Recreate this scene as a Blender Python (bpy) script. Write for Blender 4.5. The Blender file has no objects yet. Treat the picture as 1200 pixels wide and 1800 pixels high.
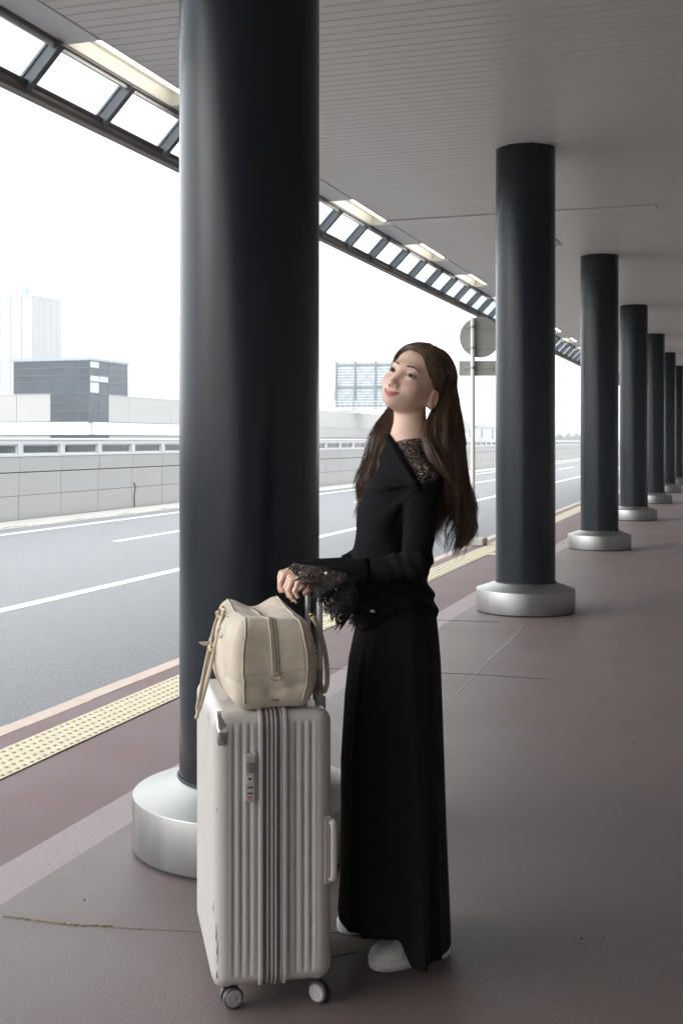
import bpy, math, random
import numpy as np
from mathutils import Vector, Matrix
random.seed(7); RNG = np.random.default_rng(7)
C = bpy.context.scene.collection
SC = bpy.context.scene
R = math.radians

# ------------------------------------------------------------------ camera
# world axes: y runs along the kerb, x to the right of it (road on the left), pavement at z = 0
TH = math.atan2(689, 2100); CT, ST = math.cos(TH), math.sin(TH); EYE = 1.40
cam_d = bpy.data.cameras.new('camera'); cam = bpy.data.objects.new('camera', cam_d); C.objects.link(cam)
cam.location = (0, 0, EYE); cam.rotation_euler = (R(90), 0, TH)
cam_d.sensor_fit = 'VERTICAL'; cam_d.sensor_height = 36; cam_d.sensor_width = 24; cam_d.lens = 42
cam_d.shift_y = -125 / 1800; cam_d.clip_end = 6000; cam_d.clip_start = 0.05
SC.camera = cam
SC.render.resolution_x = 682; SC.render.resolution_y = 1024

# ------------------------------------------------------------------ sky, sun, exposure
SUN_EL, SUN_AZ = R(27), R(-128)            # azimuth measured from +y towards +x
w = bpy.data.worlds.new('World'); SC.world = w; w.use_nodes = True
nt = w.node_tree; N = nt.nodes; N.clear()
def nn(t, **k):
    n = N.new(t)
    for a, b in k.items(): setattr(n, a, b)
    return n
sky = nn('ShaderNodeTexSky', sky_type='NISHITA', sun_disc=False, sun_elevation=SUN_EL, sun_rotation=SUN_AZ, air_density=1.0, dust_density=2.0)
tc = nn('ShaderNodeTexCoord'); mp = nn('ShaderNodeMapping'); mp.inputs['Scale'].default_value = (1, 1, 2.6)
noi = nn('ShaderNodeTexNoise'); noi.inputs['Scale'].default_value = 2.1; noi.inputs['Detail'].default_value = 5; noi.inputs['Roughness'].default_value = .5
rmp = nn('ShaderNodeValToRGB'); rmp.color_ramp.elements[0].position = .30; rmp.color_ramp.elements[0].color = (.84, .84, .84, 1)
rmp.color_ramp.elements[1].position = .62; rmp.color_ramp.elements[1].color = (1, 1, 1, 1)
cl = nn('ShaderNodeMixRGB'); cl.inputs[2].default_value = (10.6, 10.9, 11.2, 1)
bg = nn('ShaderNodeBackground'); bg.inputs['Strength'].default_value = .10
out = nn('ShaderNodeOutputWorld')
L = nt.links.new
L(tc.outputs['Generated'], mp.inputs['Vector']); L(mp.outputs[0], noi.inputs['Vector']); L(noi.outputs['Fac'], rmp.inputs[0])
L(rmp.outputs[0], cl.inputs[0]); L(sky.outputs[0], cl.inputs[1]); L(cl.outputs[0], bg.inputs[0]); L(bg.outputs[0], out.inputs[0])
sd = bpy.data.lights.new('sun', 'SUN'); sd.energy = .58; sd.angle = R(40); sd.color = (1, .965, .92)
so = bpy.data.objects.new('sun', sd); C.objects.link(so)
sv = Vector((math.sin(SUN_AZ) * math.cos(SUN_EL), math.cos(SUN_AZ) * math.cos(SUN_EL), math.sin(SUN_EL)))
so.rotation_euler = (-sv).to_track_quat('-Z', 'Y').to_euler(); so.location = sv * 40
vs = SC.view_settings; vs.view_transform = 'Standard'; vs.look = 'None'; vs.gamma = 1; vs.exposure = 1.67; vs.use_curve_mapping = False

# ------------------------------------------------------------------ materials
MATS = {}
def mat(name, col, rough=.6, metal=0., var=0., vscale=6., bump=0., bscale=80., spec=.5, stretch=(1, 1, 1), sheen=0., sss=0., coat=0., col2=None, detail=4, vattr=None, rvar=0.):
    m = bpy.data.materials.new(name); m.use_nodes = True; MATS[name] = m
    t = m.node_tree; b = t.nodes['Principled BSDF']; l = t.links.new
    b.inputs['Base Color'].default_value = (*col, 1); b.inputs['Roughness'].default_value = rough; b.inputs['Metallic'].default_value = metal
    b.inputs['Specular IOR Level'].default_value = spec
    if sheen: b.inputs['Sheen Weight'].default_value = sheen; b.inputs['Sheen Roughness'].default_value = .5
    if coat: b.inputs['Coat Weight'].default_value = coat; b.inputs['Coat Roughness'].default_value = .2
    if sss:
        b.inputs['Subsurface Weight'].default_value = sss; b.inputs['Subsurface Radius'].default_value = (1, .35, .2); b.inputs['Subsurface Scale'].default_value = .008
    if var or bump or vattr or rvar:
        tc = t.nodes.new('ShaderNodeTexCoord'); mp = t.nodes.new('ShaderNodeMapping'); mp.inputs['Scale'].default_value = stretch; l(tc.outputs['Object'], mp.inputs[0])
    if var or vattr or rvar:
        n = t.nodes.new('ShaderNodeTexNoise'); n.inputs['Scale'].default_value = vscale; n.inputs['Detail'].default_value = detail + 3; n.inputs['Roughness'].default_value = .62; l(mp.outputs[0], n.inputs['Vector'])
        r = t.nodes.new('ShaderNodeMapRange'); r.inputs[1].default_value = .3; r.inputs[2].default_value = .7; l(n.outputs['Fac'], r.inputs[0])
        mx = t.nodes.new('ShaderNodeMixRGB'); l(r.outputs[0], mx.inputs[0])
        c2 = col2 or tuple(c * (1 + var) for c in col); c1 = col if col2 else tuple(c * (1 - var) for c in col)
        mx.inputs[1].default_value = (*c1, 1); mx.inputs[2].default_value = (*c2, 1); src = mx.outputs[0]
        if vattr:
            a = t.nodes.new('ShaderNodeVertexColor'); a.layer_name = vattr; mm = t.nodes.new('ShaderNodeMixRGB'); mm.blend_type = 'MULTIPLY'; mm.inputs[0].default_value = 1
            l(a.outputs[0], mm.inputs[1]); l(mx.outputs[0], mm.inputs[2]); src = mm.outputs[0]
        if var or vattr: l(src, b.inputs['Base Color'])
        if rvar:
            rr = t.nodes.new('ShaderNodeMapRange'); rr.inputs[1].default_value = .3; rr.inputs[2].default_value = .7
            rr.inputs[3].default_value = rough - rvar; rr.inputs[4].default_value = rough + rvar; l(n.outputs['Fac'], rr.inputs[0]); l(rr.outputs[0], b.inputs['Roughness'])
    if bump:
        n2 = t.nodes.new('ShaderNodeTexNoise'); n2.inputs['Scale'].default_value = bscale; n2.inputs['Detail'].default_value = detail; l(mp.outputs[0], n2.inputs['Vector'])
        bp = t.nodes.new('ShaderNodeBump'); bp.inputs['Strength'].default_value = bump; bp.inputs['Distance'].default_value = .01; l(n2.outputs['Fac'], bp.inputs['Height']); l(bp.outputs[0], b.inputs['Normal'])
    return m
def emis(name, col, s):
    m = bpy.data.materials.new(name); m.use_nodes = True; MATS[name] = m; b = m.node_tree.nodes['Principled BSDF']
    b.inputs['Base Color'].default_value = (*col, 1); b.inputs['Emission Color'].default_value = (*col, 1); b.inputs['Emission Strength'].default_value = s; return m
def glass(name, tint, refl=.12, rough=.02):
    m = bpy.data.materials.new(name); m.use_nodes = True; MATS[name] = m; t = m.node_tree; t.nodes.remove(t.nodes['Principled BSDF'])
    tr = t.nodes.new('ShaderNodeBsdfTransparent'); tr.inputs[0].default_value = (*tint, 1); g = t.nodes.new('ShaderNodeBsdfGlossy'); g.inputs['Roughness'].default_value = rough
    lw = t.nodes.new('ShaderNodeLayerWeight'); pw = t.nodes.new('ShaderNodeMath'); pw.operation = 'POWER'; pw.inputs[1].default_value = 4; t.links.new(lw.outputs['Facing'], pw.inputs[0])
    fr = t.nodes.new('ShaderNodeMapRange'); fr.inputs[3].default_value = .04; fr.inputs[4].default_value = .9; t.links.new(pw.outputs[0], fr.inputs[0]); mx = t.nodes.new('ShaderNodeMixShader')
    t.links.new(fr.outputs[0], mx.inputs[0]); t.links.new(tr.outputs[0], mx.inputs[1]); t.links.new(g.outputs[0], mx.inputs[2]); t.links.new(mx.outputs[0], t.nodes['Material Output'].inputs[0]); return m
def speckle(name, c1, c2, c3, scale, rough, big=1.2, bump=.35):
    """asphalt / coated paving: fine aggregate grain over slow stains"""
    m = bpy.data.materials.new(name); m.use_nodes = True; MATS[name] = m; t = m.node_tree; l = t.links.new; b = t.nodes['Principled BSDF']; b.inputs['Roughness'].default_value = rough
    tc = t.nodes.new('ShaderNodeTexCoord'); n1 = t.nodes.new('ShaderNodeTexNoise'); n1.inputs['Scale'].default_value = scale; n1.inputs['Detail'].default_value = 3; l(tc.outputs['Object'], n1.inputs['Vector'])
    r1 = t.nodes.new('ShaderNodeValToRGB'); r1.color_ramp.elements[0].position = .33; r1.color_ramp.elements[0].color = (*c1, 1); r1.color_ramp.elements[1].position = .7; r1.color_ramp.elements[1].color = (*c3, 1)
    e = r1.color_ramp.elements.new(.5); e.color = (*c2, 1); l(n1.outputs['Fac'], r1.inputs[0])
    n2 = t.nodes.new('ShaderNodeTexNoise'); n2.inputs['Scale'].default_value = big; n2.inputs['Detail'].default_value = 8; n2.inputs['Roughness'].default_value = .65; l(tc.outputs['Object'], n2.inputs['Vector'])
    r2 = t.nodes.new('ShaderNodeMapRange'); r2.inputs[1].default_value = .3; r2.inputs[2].default_value = .7; r2.inputs[3].default_value = .92; r2.inputs[4].default_value = 1.07; l(n2.outputs['Fac'], r2.inputs[0])
    hv = t.nodes.new('ShaderNodeMixRGB'); hv.blend_type = 'MULTIPLY'; hv.inputs[0].default_value = 1; l(r1.outputs[0], hv.inputs[1]); l(r2.outputs[0], hv.inputs[2]); l(hv.outputs[0], b.inputs['Base Color'])
    rr = t.nodes.new('ShaderNodeMapRange'); rr.inputs[1].default_value = .3; rr.inputs[2].default_value = .7; rr.inputs[3].default_value = rough - .08; rr.inputs[4].default_value = rough + .08; l(n2.outputs['Fac'], rr.inputs[0]); l(rr.outputs[0], b.inputs['Roughness'])
    bp = t.nodes.new('ShaderNodeBump'); bp.inputs['Strength'].default_value = bump; bp.inputs['Distance'].default_value = .004; l(n1.outputs['Fac'], bp.inputs['Height']); l(bp.outputs[0], b.inputs['Normal']); return m
def lace_mat(name):
    """floral lace: net of fine threads with denser motifs, holes between are open"""
    m = bpy.data.materials.new(name); m.use_nodes = True; MATS[name] = m; t = m.node_tree; l = t.links.new; b = t.nodes['Principled BSDF']
    b.inputs['Base Color'].default_value = (.006, .006, .007, 1); b.inputs['Roughness'].default_value = .8
    tc = t.nodes.new('ShaderNodeTexCoord'); nz = t.nodes.new('ShaderNodeTexNoise'); nz.inputs['Scale'].default_value = 40; l(tc.outputs['Object'], nz.inputs['Vector'])
    ad = t.nodes.new('ShaderNodeMixRGB'); ad.inputs[0].default_value = .03; l(tc.outputs['Object'], ad.inputs[1]); l(nz.outputs['Color'], ad.inputs[2])
    def edge(sc, th):
        v = t.nodes.new('ShaderNodeTexVoronoi'); v.feature = 'DISTANCE_TO_EDGE'; v.inputs['Scale'].default_value = sc; l(ad.outputs[0], v.inputs['Vector'])
        c = t.nodes.new('ShaderNodeMath'); c.operation = 'LESS_THAN'; c.inputs[1].default_value = th; l(v.outputs['Distance'], c.inputs[0]); return c.outputs[0]
    v = t.nodes.new('ShaderNodeTexVoronoi'); v.inputs['Scale'].default_value = 34; l(ad.outputs[0], v.inputs['Vector'])
    s = t.nodes.new('ShaderNodeMath'); s.operation = 'MULTIPLY'; s.inputs[1].default_value = 34; l(v.outputs['Distance'], s.inputs[0])
    s2 = t.nodes.new('ShaderNodeMath'); s2.operation = 'SINE'; l(s.outputs[0], s2.inputs[0]); s3 = t.nodes.new('ShaderNodeMath'); s3.operation = 'GREATER_THAN'; s3.inputs[1].default_value = .66; l(s2.outputs[0], s3.inputs[0])
    mx = t.nodes.new('ShaderNodeMath'); mx.operation = 'MAXIMUM'; l(edge(75, .075), mx.inputs[0]); l(edge(190, .10), mx.inputs[1])
    m2 = t.nodes.new('ShaderNodeMath'); m2.operation = 'MAXIMUM'; l(mx.outputs[0], m2.inputs[0]); l(s3.outputs[0], m2.inputs[1]); l(m2.outputs[0], b.inputs['Alpha']); return m

mat('column_paint', (.0115, .0145, .020), .25, var=.05, vscale=2, bump=.012, bscale=260, spec=.33, coat=.0, rvar=.015, detail=5)
mat('steel', (.34, .34, .332), .47, metal=1, var=.10, vscale=9, stretch=(1, 1, .12), rvar=.07, bump=.02, bscale=40)
mat('rubber_seal', (.03, .032, .034), .7)
mat('ceiling_slat', (.64, .59, .55), .42, var=.03, vscale=.8, col2=(.68, .645, .615))
mat('ceiling_back', (.09, .085, .08), .8)
mat('fascia', (.66, .65, .66), .4, var=.03, vscale=2)
mat('canopy_steel', (.095, .10, .115), .4, var=.1, vscale=4)
mat('canopy_beam', (.115, .10, .095), .5, var=.15, vscale=5)
mat('reflector', (.74, .715, .65), .35)
emis('tube', (1, .97, .90), 2.2)
glass('canopy_glass', (.90, .95, .955)); glass('barrier_glass', (.45, .50, .52))
speckle('asphalt', (.10, .105, .11), (.165, .172, .18), (.27, .278, .285), 130, .85, .5)
speckle('pavement', (.076, .056, .054), (.140, .107, .103), (.225, .182, .176), 230, .56, 1.3, .35)
speckle('red_paving', (.110, .067, .067), (.150, .096, .096), (.21, .145, .144), 260, .7, 1.3, .25)
speckle('pale_paving', (.22, .18, .185), (.32, .27, .275), (.44, .385, .39), 150, .8, 3.0, .35)
mat('kerb_stone', (.50, .40, .335), .7, var=.07, vscale=8, bump=.15, bscale=120)
mat('tactile', (.58, .52, .38), .65, var=.06, vscale=12, bump=.1, bscale=150)
mat('tactile_dot', (.54, .455, .28), .6, var=.12, vscale=30)
mat('road_paint', (.74, .75, .75), .7, var=.10, vscale=25, bump=.2, bscale=120, detail=6)
mat('gutter', (.43, .42, .39), .8, var=.10, vscale=4, bump=.1, bscale=60)
mat('rust_stain', (.22, .15, .08), .8, var=.35, vscale=18)
mat('dark_joint', (.05, .045, .04), .9)
mat('crack_filler', (.20, .165, .12), .9, var=.4, vscale=40, bump=.5, bscale=60)
mat('wall_panel', (.36, .36, .352), .6, var=.035, vscale=.7)
mat('wall_dark', (.10, .10, .10), .8)
mat('white_metal', (.56, .57, .58), .45, var=.03, vscale=3)
mat('sign_back', (.36, .365, .345), .5, var=.06, vscale=6)
mat('pole_white', (.72, .70, .66), .45, var=.06, vscale=8)
mat('concrete', (.42, .41, .38), .85, var=.12, vscale=9, bump=.25, bscale=60)
mat('tower_white', (.345, .345, .34), .7, var=.03, vscale=.3)
mat('cladding_grey', (.33, .33, .32), .6, var=.03, vscale=.4)
mat('curtain_glass', (.030, .041, .056), .15, var=.35, vscale=.35, spec=.4)
mat('pale_glass', (.40, .48, .52), .12)
mat('mullion_grey', (.055, .065, .08), .5)
mat('steel_pale', (.25, .30, .35), .6)
mat('pale_wall', (.66, .66, .65), .7)  # faint tower's wall, distance haze put into its pale colour
mat('screen_post', (.13, .16, .19), .6)
mat('screen_slat', (.30, .33, .36), .6)
mat('leaf_far', (.085, .12, .06), .8, var=.4, vscale=.5)
mat('shell', (.50, .48, .452), .33, var=.03, vscale=7, bump=.03, bscale=350, spec=.45, rvar=.05)
mat('zip_tape', (.30, .265, .262), .7, var=.1, vscale=60, bump=.2, bscale=300)
mat('zip_teeth', (.185, .175, .178), .55)
mat('trim', (.46, .42, .405), .45)
mat('chrome', (.75, .75, .76), .18, metal=1)
mat('alu', (.68, .69, .70), .33, metal=1)
mat('black_plastic', (.018, .018, .02), .4)
mat('wheel_grey', (.09, .09, .092), .55)
mat('red_mark', (.55, .03, .05), .5)
mat('white_print', (.7, .7, .7), .5)
mat('suede', (.57, .495, .395), .85, var=.13, vscale=16, bump=.16, bscale=170, sheen=.25, spec=.2, detail=5)
mat('strap_leather', (.45, .385, .305), .6, var=.06, vscale=30, bump=.08, bscale=200)
mat('zip_green', (.33, .31, .20), .6)
mat('gold', (.78, .56, .27), .25, metal=1)
mat('stamp', (.16, .115, .075), .7)
mat('skin', (1, 1, 1), .42, var=.02, vscale=60, sss=.10, vattr='tint', bump=.02, bscale=500, spec=.42)
mat('hair', (.135, .080, .052), .26, var=.5, vscale=55, spec=.5, stretch=(1, 1, .12))
mat('black_knit', (.0075, .0077, .0086), .85, var=.12, vscale=40, sheen=.0, bump=.12, bscale=420, spec=.08)
mat('black_wool', (.0100, .0101, .0110), .92, var=.15, vscale=30, sheen=.03, bump=.10, bscale=350, spec=.10)
lace_mat('lace')
mat('thread', (.006, .006, .007), .8)
mat('brow_hair', (.15, .09, .065), .6)
mat('lash', (.01, .008, .007), .6)
mat('sneaker', (.70, .71, .70), .5, var=.02, vscale=30)
mat('sneaker_sole', (.72, .72, .70), .6)
mat('eye_white', (.70, .64, .61), .3)
mat('iris', (.028, .015, .009), .35)
mat('nail', (.66, .36, .30), .25)
mat('wheel_rim', (.42, .41, .40), .5)
mat('unseen_bounce_wall', (.76, .74, .71), .6)
mat('silver_tag', (.72, .69, .62), .3, metal=1)

# ------------------------------------------------------------------ mesh helpers
class MB:
    def __init__(s): s.v = []; s.f = []
    def box(s, x0, x1, y0, y1, z0, z1, ch=0.):
        if ch > 0: return s._cbox(x0, x1, y0, y1, z0, z1, ch)
        b = len(s.v); s.v += [(x0, y0, z0), (x1, y0, z0), (x1, y1, z0), (x0, y1, z0), (x0, y0, z1), (x1, y0, z1), (x1, y1, z1), (x0, y1, z1)]
        s.f += [tuple(b + i for i in q) for q in ((3, 2, 1, 0), (4, 5, 6, 7), (0, 1, 5, 4), (1, 2, 6, 5), (2, 3, 7, 6), (3, 0, 4, 7))]; return s
    def _cbox(s, x0, x1, y0, y1, z0, z1, c):
        b = len(s.v)
        def ring(x0, x1, y0, y1, z): return [(x0 + c, y0, z), (x1 - c, y0, z), (x1, y0 + c, z), (x1, y1 - c, z), (x1 - c, y1, z), (x0 + c, y1, z), (x0, y1 - c, z), (x0, y0 + c, z)]
        def rin(z): return [(x0 + c, y0 + c, z), (x1 - c, y0 + c, z), (x1 - c, y0 + c, z), (x1 - c, y1 - c, z), (x1 - c, y1 - c, z), (x0 + c, y1 - c, z), (x0 + c, y1 - c, z), (x0 + c, y0 + c, z)]
        s.v += ring(x0, x1, y0, y1, z0 + c) + ring(x0, x1, y0, y1, z1 - c)
        q0 = len(s.v); s.v += [(x0 + c, y0 + c, z0), (x1 - c, y0 + c, z0), (x1 - c, y1 - c, z0), (x0 + c, y1 - c, z0)]
        q1 = len(s.v); s.v += [(x0 + c, y0 + c, z1), (x1 - c, y0 + c, z1), (x1 - c, y1 - c, z1), (x0 + c, y1 - c, z1)]
        for i in range(8): j = (i + 1) % 8; s.f.append((b + i, b + j, b + 8 + j, b + 8 + i))
        m = [0, 1, 1, 2, 2, 3, 3, 0]
        for i in range(8):
            j = (i + 1) % 8; a, d = m[i], m[j]
            if a == d: s.f.append((b + j, b + i, q0 + a)); s.f.append((b + 8 + i, b + 8 + j, q1 + a))
            else: s.f.append((b + j, b + i, q0 + a, q0 + d)); s.f.append((b + 8 + i, b + 8 + j, q1 + d, q1 + a))
        s.f.append((q0 + 3, q0 + 2, q0 + 1, q0)); s.f.append((q1, q1 + 1, q1 + 2, q1 + 3)); return s
    def lathe(s, prof, n=48, cx=0, cy=0, cap=True):
        b = len(s.v)
        for r, z in prof:
            for i in range(n): a = 2 * math.pi * i / n; s.v.append((cx + r * math.cos(a), cy + r * math.sin(a), z))
        for k in range(len(prof) - 1):
            for i in range(n): j = (i + 1) % n; s.f.append((b + k * n + i, b + k * n + j, b + (k + 1) * n + j, b + (k + 1) * n + i))
        if cap:
            s.f.append(tuple(b + i for i in range(n - 1, -1, -1))); s.f.append(tuple(b + (len(prof) - 1) * n + i for i in range(n)))
        return s
    def tube(s, pts, r, n=8, closed=False, cap=True, flat=None, up=None):
        """sweep; r scalar or list; flat=(a,b) elliptical factors"""
        P = [Vector(p) for p in pts]; m = len(P); b = len(s.v); rr = r if hasattr(r, '__len__') else [r] * m
        pn = None
        for i, p in enumerate(P):
            if closed: t = (P[(i + 1) % m] - P[i - 1])
            else: t = P[min(i + 1, m - 1)] - P[max(i - 1, 0)]
            if t.length < 1e-9: t = Vector((0, 0, 1))
            t.normalize()
            if up is not None: u = Vector(up); u = u - t * u.dot(t)
            elif pn is None: u = t.orthogonal()
            else: u = pn - t * pn.dot(t)
            if u.length < 1e-6: u = t.orthogonal()
            u.normalize(); pn = u; w_ = t.cross(u)
            fa, fb = flat or (1, 1)
            for k in range(n):
                a = 2 * math.pi * (k + .5) / n; q = p + u * (math.cos(a) * rr[i] * fa) + w_ * (math.sin(a) * rr[i] * fb); s.v.append(tuple(q))
        for i in range(m if closed else m - 1):
            i2 = (i + 1) % m
            for k in range(n): k2 = (k + 1) % n; s.f.append((b + i * n + k, b + i * n + k2, b + i2 * n + k2, b + i2 * n + k))
        if cap and not closed:
            s.f.append(tuple(b + k for k in range(n - 1, -1, -1))); s.f.append(tuple(b + (m - 1) * n + k for k in range(n)))
        return s
    def rings(s, rs, closed=True, cap=True):
        b = len(s.v); n = len(rs[0])
        for r in rs: s.v += [tuple(p) for p in r]
        for k in range(len(rs) - 1):
            for i in range(n if closed else n - 1): j = (i + 1) % n; s.f.append((b + k * n + i, b + k * n + j, b + (k + 1) * n + j, b + (k + 1) * n + i))
        if cap: s.f.append(tuple(b + i for i in range(n - 1, -1, -1))); s.f.append(tuple(b + (len(rs) - 1) * n + i for i in range(n)))
        return s
    def quad(s, *p): b = len(s.v); s.v += [tuple(q) for q in p]; s.f.append(tuple(range(b, b + len(p)))); return s
    def mesh(s, name, m, smooth=False):
        me = bpy.data.meshes.new(name); me.from_pydata(s.v, [], s.f); me.materials.append(MATS[m]); me.validate()
        if smooth is True: me.shade_smooth()
        elif smooth: me.set_sharp_from_angle(angle=R(smooth))
        return me
    def build(s, name, m, parent=None, smooth=False, loc=None):
        return link(name, s.mesh(name, m, smooth), parent, loc)
def link(name, me, parent=None, loc=None):
    o = bpy.data.objects.new(name, me); C.objects.link(o)
    if parent: o.parent = parent
    if loc is not None: o.location = loc
    return o
def np_mesh(name, V, F, m, smooth=True):
    me = bpy.data.meshes.new(name); k = F.shape[1]
    me.vertices.add(len(V)); me.vertices.foreach_set('co', np.ascontiguousarray(V, np.float32).ravel())
    me.loops.add(F.size); me.loops.foreach_set('vertex_index', np.ascontiguousarray(F, np.int32).ravel())
    me.polygons.add(len(F)); me.polygons.foreach_set('loop_start', np.arange(0, F.size, k, dtype=np.int32)); me.polygons.foreach_set('loop_total', np.full(len(F), k, np.int32))
    me.update(calc_edges=True); me.materials.append(MATS[m])
    if smooth: me.shade_smooth()
    return me
def tag(o, label=None, cat=None, group=None, kind=None):
    if label: o['label'] = label
    if cat: o['category'] = cat
    if group: o['group'] = group
    if kind: o['kind'] = kind
    return o
def empty(name, loc, label, cat, rz=0, group=None):
    o = bpy.data.objects.new(name, None); C.objects.link(o); o.location = loc; o.rotation_euler = (0, 0, rz); o.empty_display_size = .1; return tag(o, label, cat, group)
def copy_tree(o, parent=None):
    c = o.copy(); C.objects.link(c)
    if parent: c.parent = parent
    for ch in list(o.children): copy_tree(ch, c)
    return c
def crom(P, n):
    """Catmull-Rom resample to n points"""
    P = np.asarray(P, float); m = len(P); Q = np.vstack([2 * P[0] - P[1], P, 2 * P[-1] - P[-2]])
    t = np.linspace(0, m - 1 - 1e-9, n); i = t.astype(int); u = (t - i)[:, None]
    a, b, c, d = Q[i], Q[i + 1], Q[i + 2], Q[i + 3]
    return .5 * (2 * b + (c - a) * u + (2 * a - 5 * b + 4 * c - d) * u ** 2 + (3 * b - a - 3 * c + d) * u ** 3)
def crom_closed(P, n):
    P = np.asarray(P, float); m = len(P); t = np.linspace(0, m, n, endpoint=False); i = t.astype(int); u = (t - i)[:, None]
    a, b, c, d = P[(i - 1) % m], P[i % m], P[(i + 1) % m], P[(i + 2) % m]
    return .5 * (2 * b + (c - a) * u + (2 * a - 5 * b + 4 * c - d) * u ** 2 + (3 * b - a - 3 * c + d) * u ** 3)
ORD = ['first', 'second', 'third', 'fourth', 'fifth', 'sixth', 'seventh', 'eighth', 'ninth', 'tenth', 'eleventh', 'twelfth', 'thirteenth', 'fourteenth', 'fifteenth', 'sixteenth', 'seventeenth', 'eighteenth']
# ------------------------------------------------------------------ ground, road, pavement
def struct(name, mb, m, smooth=False): return tag(mb.build(name, m, None, smooth), kind='structure')
struct('ground', MB().box(-1500, 1500, -300, 2500, -.5, -.17), 'concrete')
struct('road', MB().box(-11.85, -3.412, -60, 500, -.169, -.12), 'asphalt')
struct('pavement', MB().box(-2.1, 7.0, -70, 130, -.166, 0), 'pavement')
struct('pavement_edge', MB().box(-3.288, -2.288, -70, 130, -.166, 0), 'red_paving')
struct('pavement_band', MB().box(-2.288, -2.1, -70, 130, -.166, 0), 'pale_paving')
for nm, x0, x1, segs in (('edge_line', -11.28, -11.14, [(-60, 400)]), ('lane_line', -6.29, -6.14, [(-60, 400)]), ('lane_dash', -8.92, -8.80, [(y, y + 6.2) for y in np.arange(16.1 - 12 * 4, 320, 12)])):
    mb = MB()
    for a, b in segs: mb.box(x0, x1, a, b, -.1195, -.1155)
    struct(nm, mb, 'road_paint')
kerb = struct('kerb', MB().box(-3.40, -3.30, -70, 130, -.168, -.03), 'dark_joint')
me = MB().box(-.0595, .0595, -.298, .298, -.13, 0, .006).mesh('kerb_stone', 'kerb_stone')
for i in range(110): link('kerb_stone', me, kerb, (-3.3505, 1.2 + .6 * i + .001 * random.random(), random.uniform(-.0015, .0015)))
# tactile strip along the kerb: dot tiles near, bar tiles beyond
tac = tag(MB().box(-3.143, -2.871, .5, 70, .0005, .002).build('tactile_paving', 'tactile'), kind='structure')
def dot_tile():
    t = MB().box(-.1355, .1355, -.1355, .1355, .0005, .004); d = MB()
    for i in range(5):
        for j in range(5): d.lathe([(.0125, .004), (.0115, .0075), (.007, .0092)], 10, -.108 + .054 * i, -.108 + .054 * j)
    return t.mesh('tile', 'tactile'), d.mesh('dot', 'tactile_dot')
def bar_tile():
    t = MB().box(-.1355, .1355, -.1355, .1355, .0005, .004); d = MB()
    for i in range(4): d.box(-.110 + .066 * i, -.088 + .066 * i, -.132, .132, .004, .009, .0025)
    return t.mesh('tile', 'tactile'), d.mesh('bar', 'tactile')
DT, BT = dot_tile(), bar_tile()
def tile(x, y, kind):
    t = link('tile', kind[0], tac, (x, y, .0015 + random.uniform(0, .0008))); link('dots' if kind is DT else 'bars', kind[1], t)
k = 0; y = 2.6
while y < 60:
    tile(-3.007, y, DT if (y < 10.4 or 14.3 < y < 15.0) else BT); y += .273
for i in range(1, 3): tile(-3.007 + .273 * i, 14.62, DT)
# joints and cracks in the coated paving: shallow irregular ribbons
def ribbon(name, pts, wd, m, z=.0022):
    P = crom(pts, 40); mb = MB(); vs_ = []
    for i, p in enumerate(P):
        t = P[min(i + 1, 39)] - P[max(i - 1, 0)]; n = np.array([-t[1], t[0]]) / (np.hypot(*t) + 1e-9); e = max(.12, math.sin(math.pi * (i + .5) / 40)) * wd * random.uniform(.55, 1.3); j = random.uniform(-1, 1) * wd * .5
        vs_.append((*(p + n * (j + e)), z)); vs_.append((*(p + n * (j - e)), z))
    mb.v = vs_ + [(a, b, z - .004) for a, b, c in vs_]
    o_ = len(vs_)
    for i in range(39): a = 2 * i; mb.f.append((a, a + 1, a + 3, a + 2)); mb.f.append((a, a + 2, o_ + a + 2, o_ + a)); mb.f.append((a + 1, o_ + a + 1, o_ + a + 3, a + 3))
    return tag(mb.build(name, m), kind='structure')
ribbon('pavement_crack', [(-2.04, 3.03), (-1.90, 3.04), (-1.80, 3.045), (-1.7, 3.07)], .006, 'crack_filler', .003)
ribbon('pavement_crack', [(-1.75, 3.05), (-1.5, 3.10), (-1.25, 3.17), (-1.0, 3.25)], .0009, 'crack_filler')
ribbon('pavement_crack', [(-1.13, 2.92), (-1.08, 2.99), (-1.07, 3.03), (-.98, 3.12)], .0009, 'dark_joint')
ribbon('pavement_joint', [(-3.28, 6.92), (-2.6, 6.94), (-2.0, 7.0), (-1.45, 7.05), (-1.05, 7.04)], .0022, 'dark_joint')
ribbon('pavement_joint', [(-2.28, 9.10), (-2.0, 9.12), (-1.72, 9.15)], .006, 'dark_joint')
ribbon('pavement_joint', [(-1.55, 9.4), (-1.5, 8.6), (-1.49, 7.6), (-1.46, 6.6), (-1.44, 6.0)], .006, 'pale_paving', .0012)
mb = MB()
for i in range(60):
    x, y, r = random.uniform(-2, 1.6), random.uniform(2.2, 9), random.uniform(.0018, .0048)
    mb.lathe([(r, .0002), (r * .8, r * .5), (r * .3, r * .8)], 6, x, y)
tag(mb.build('gravel', 'dark_joint'), kind='stuff')
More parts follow.
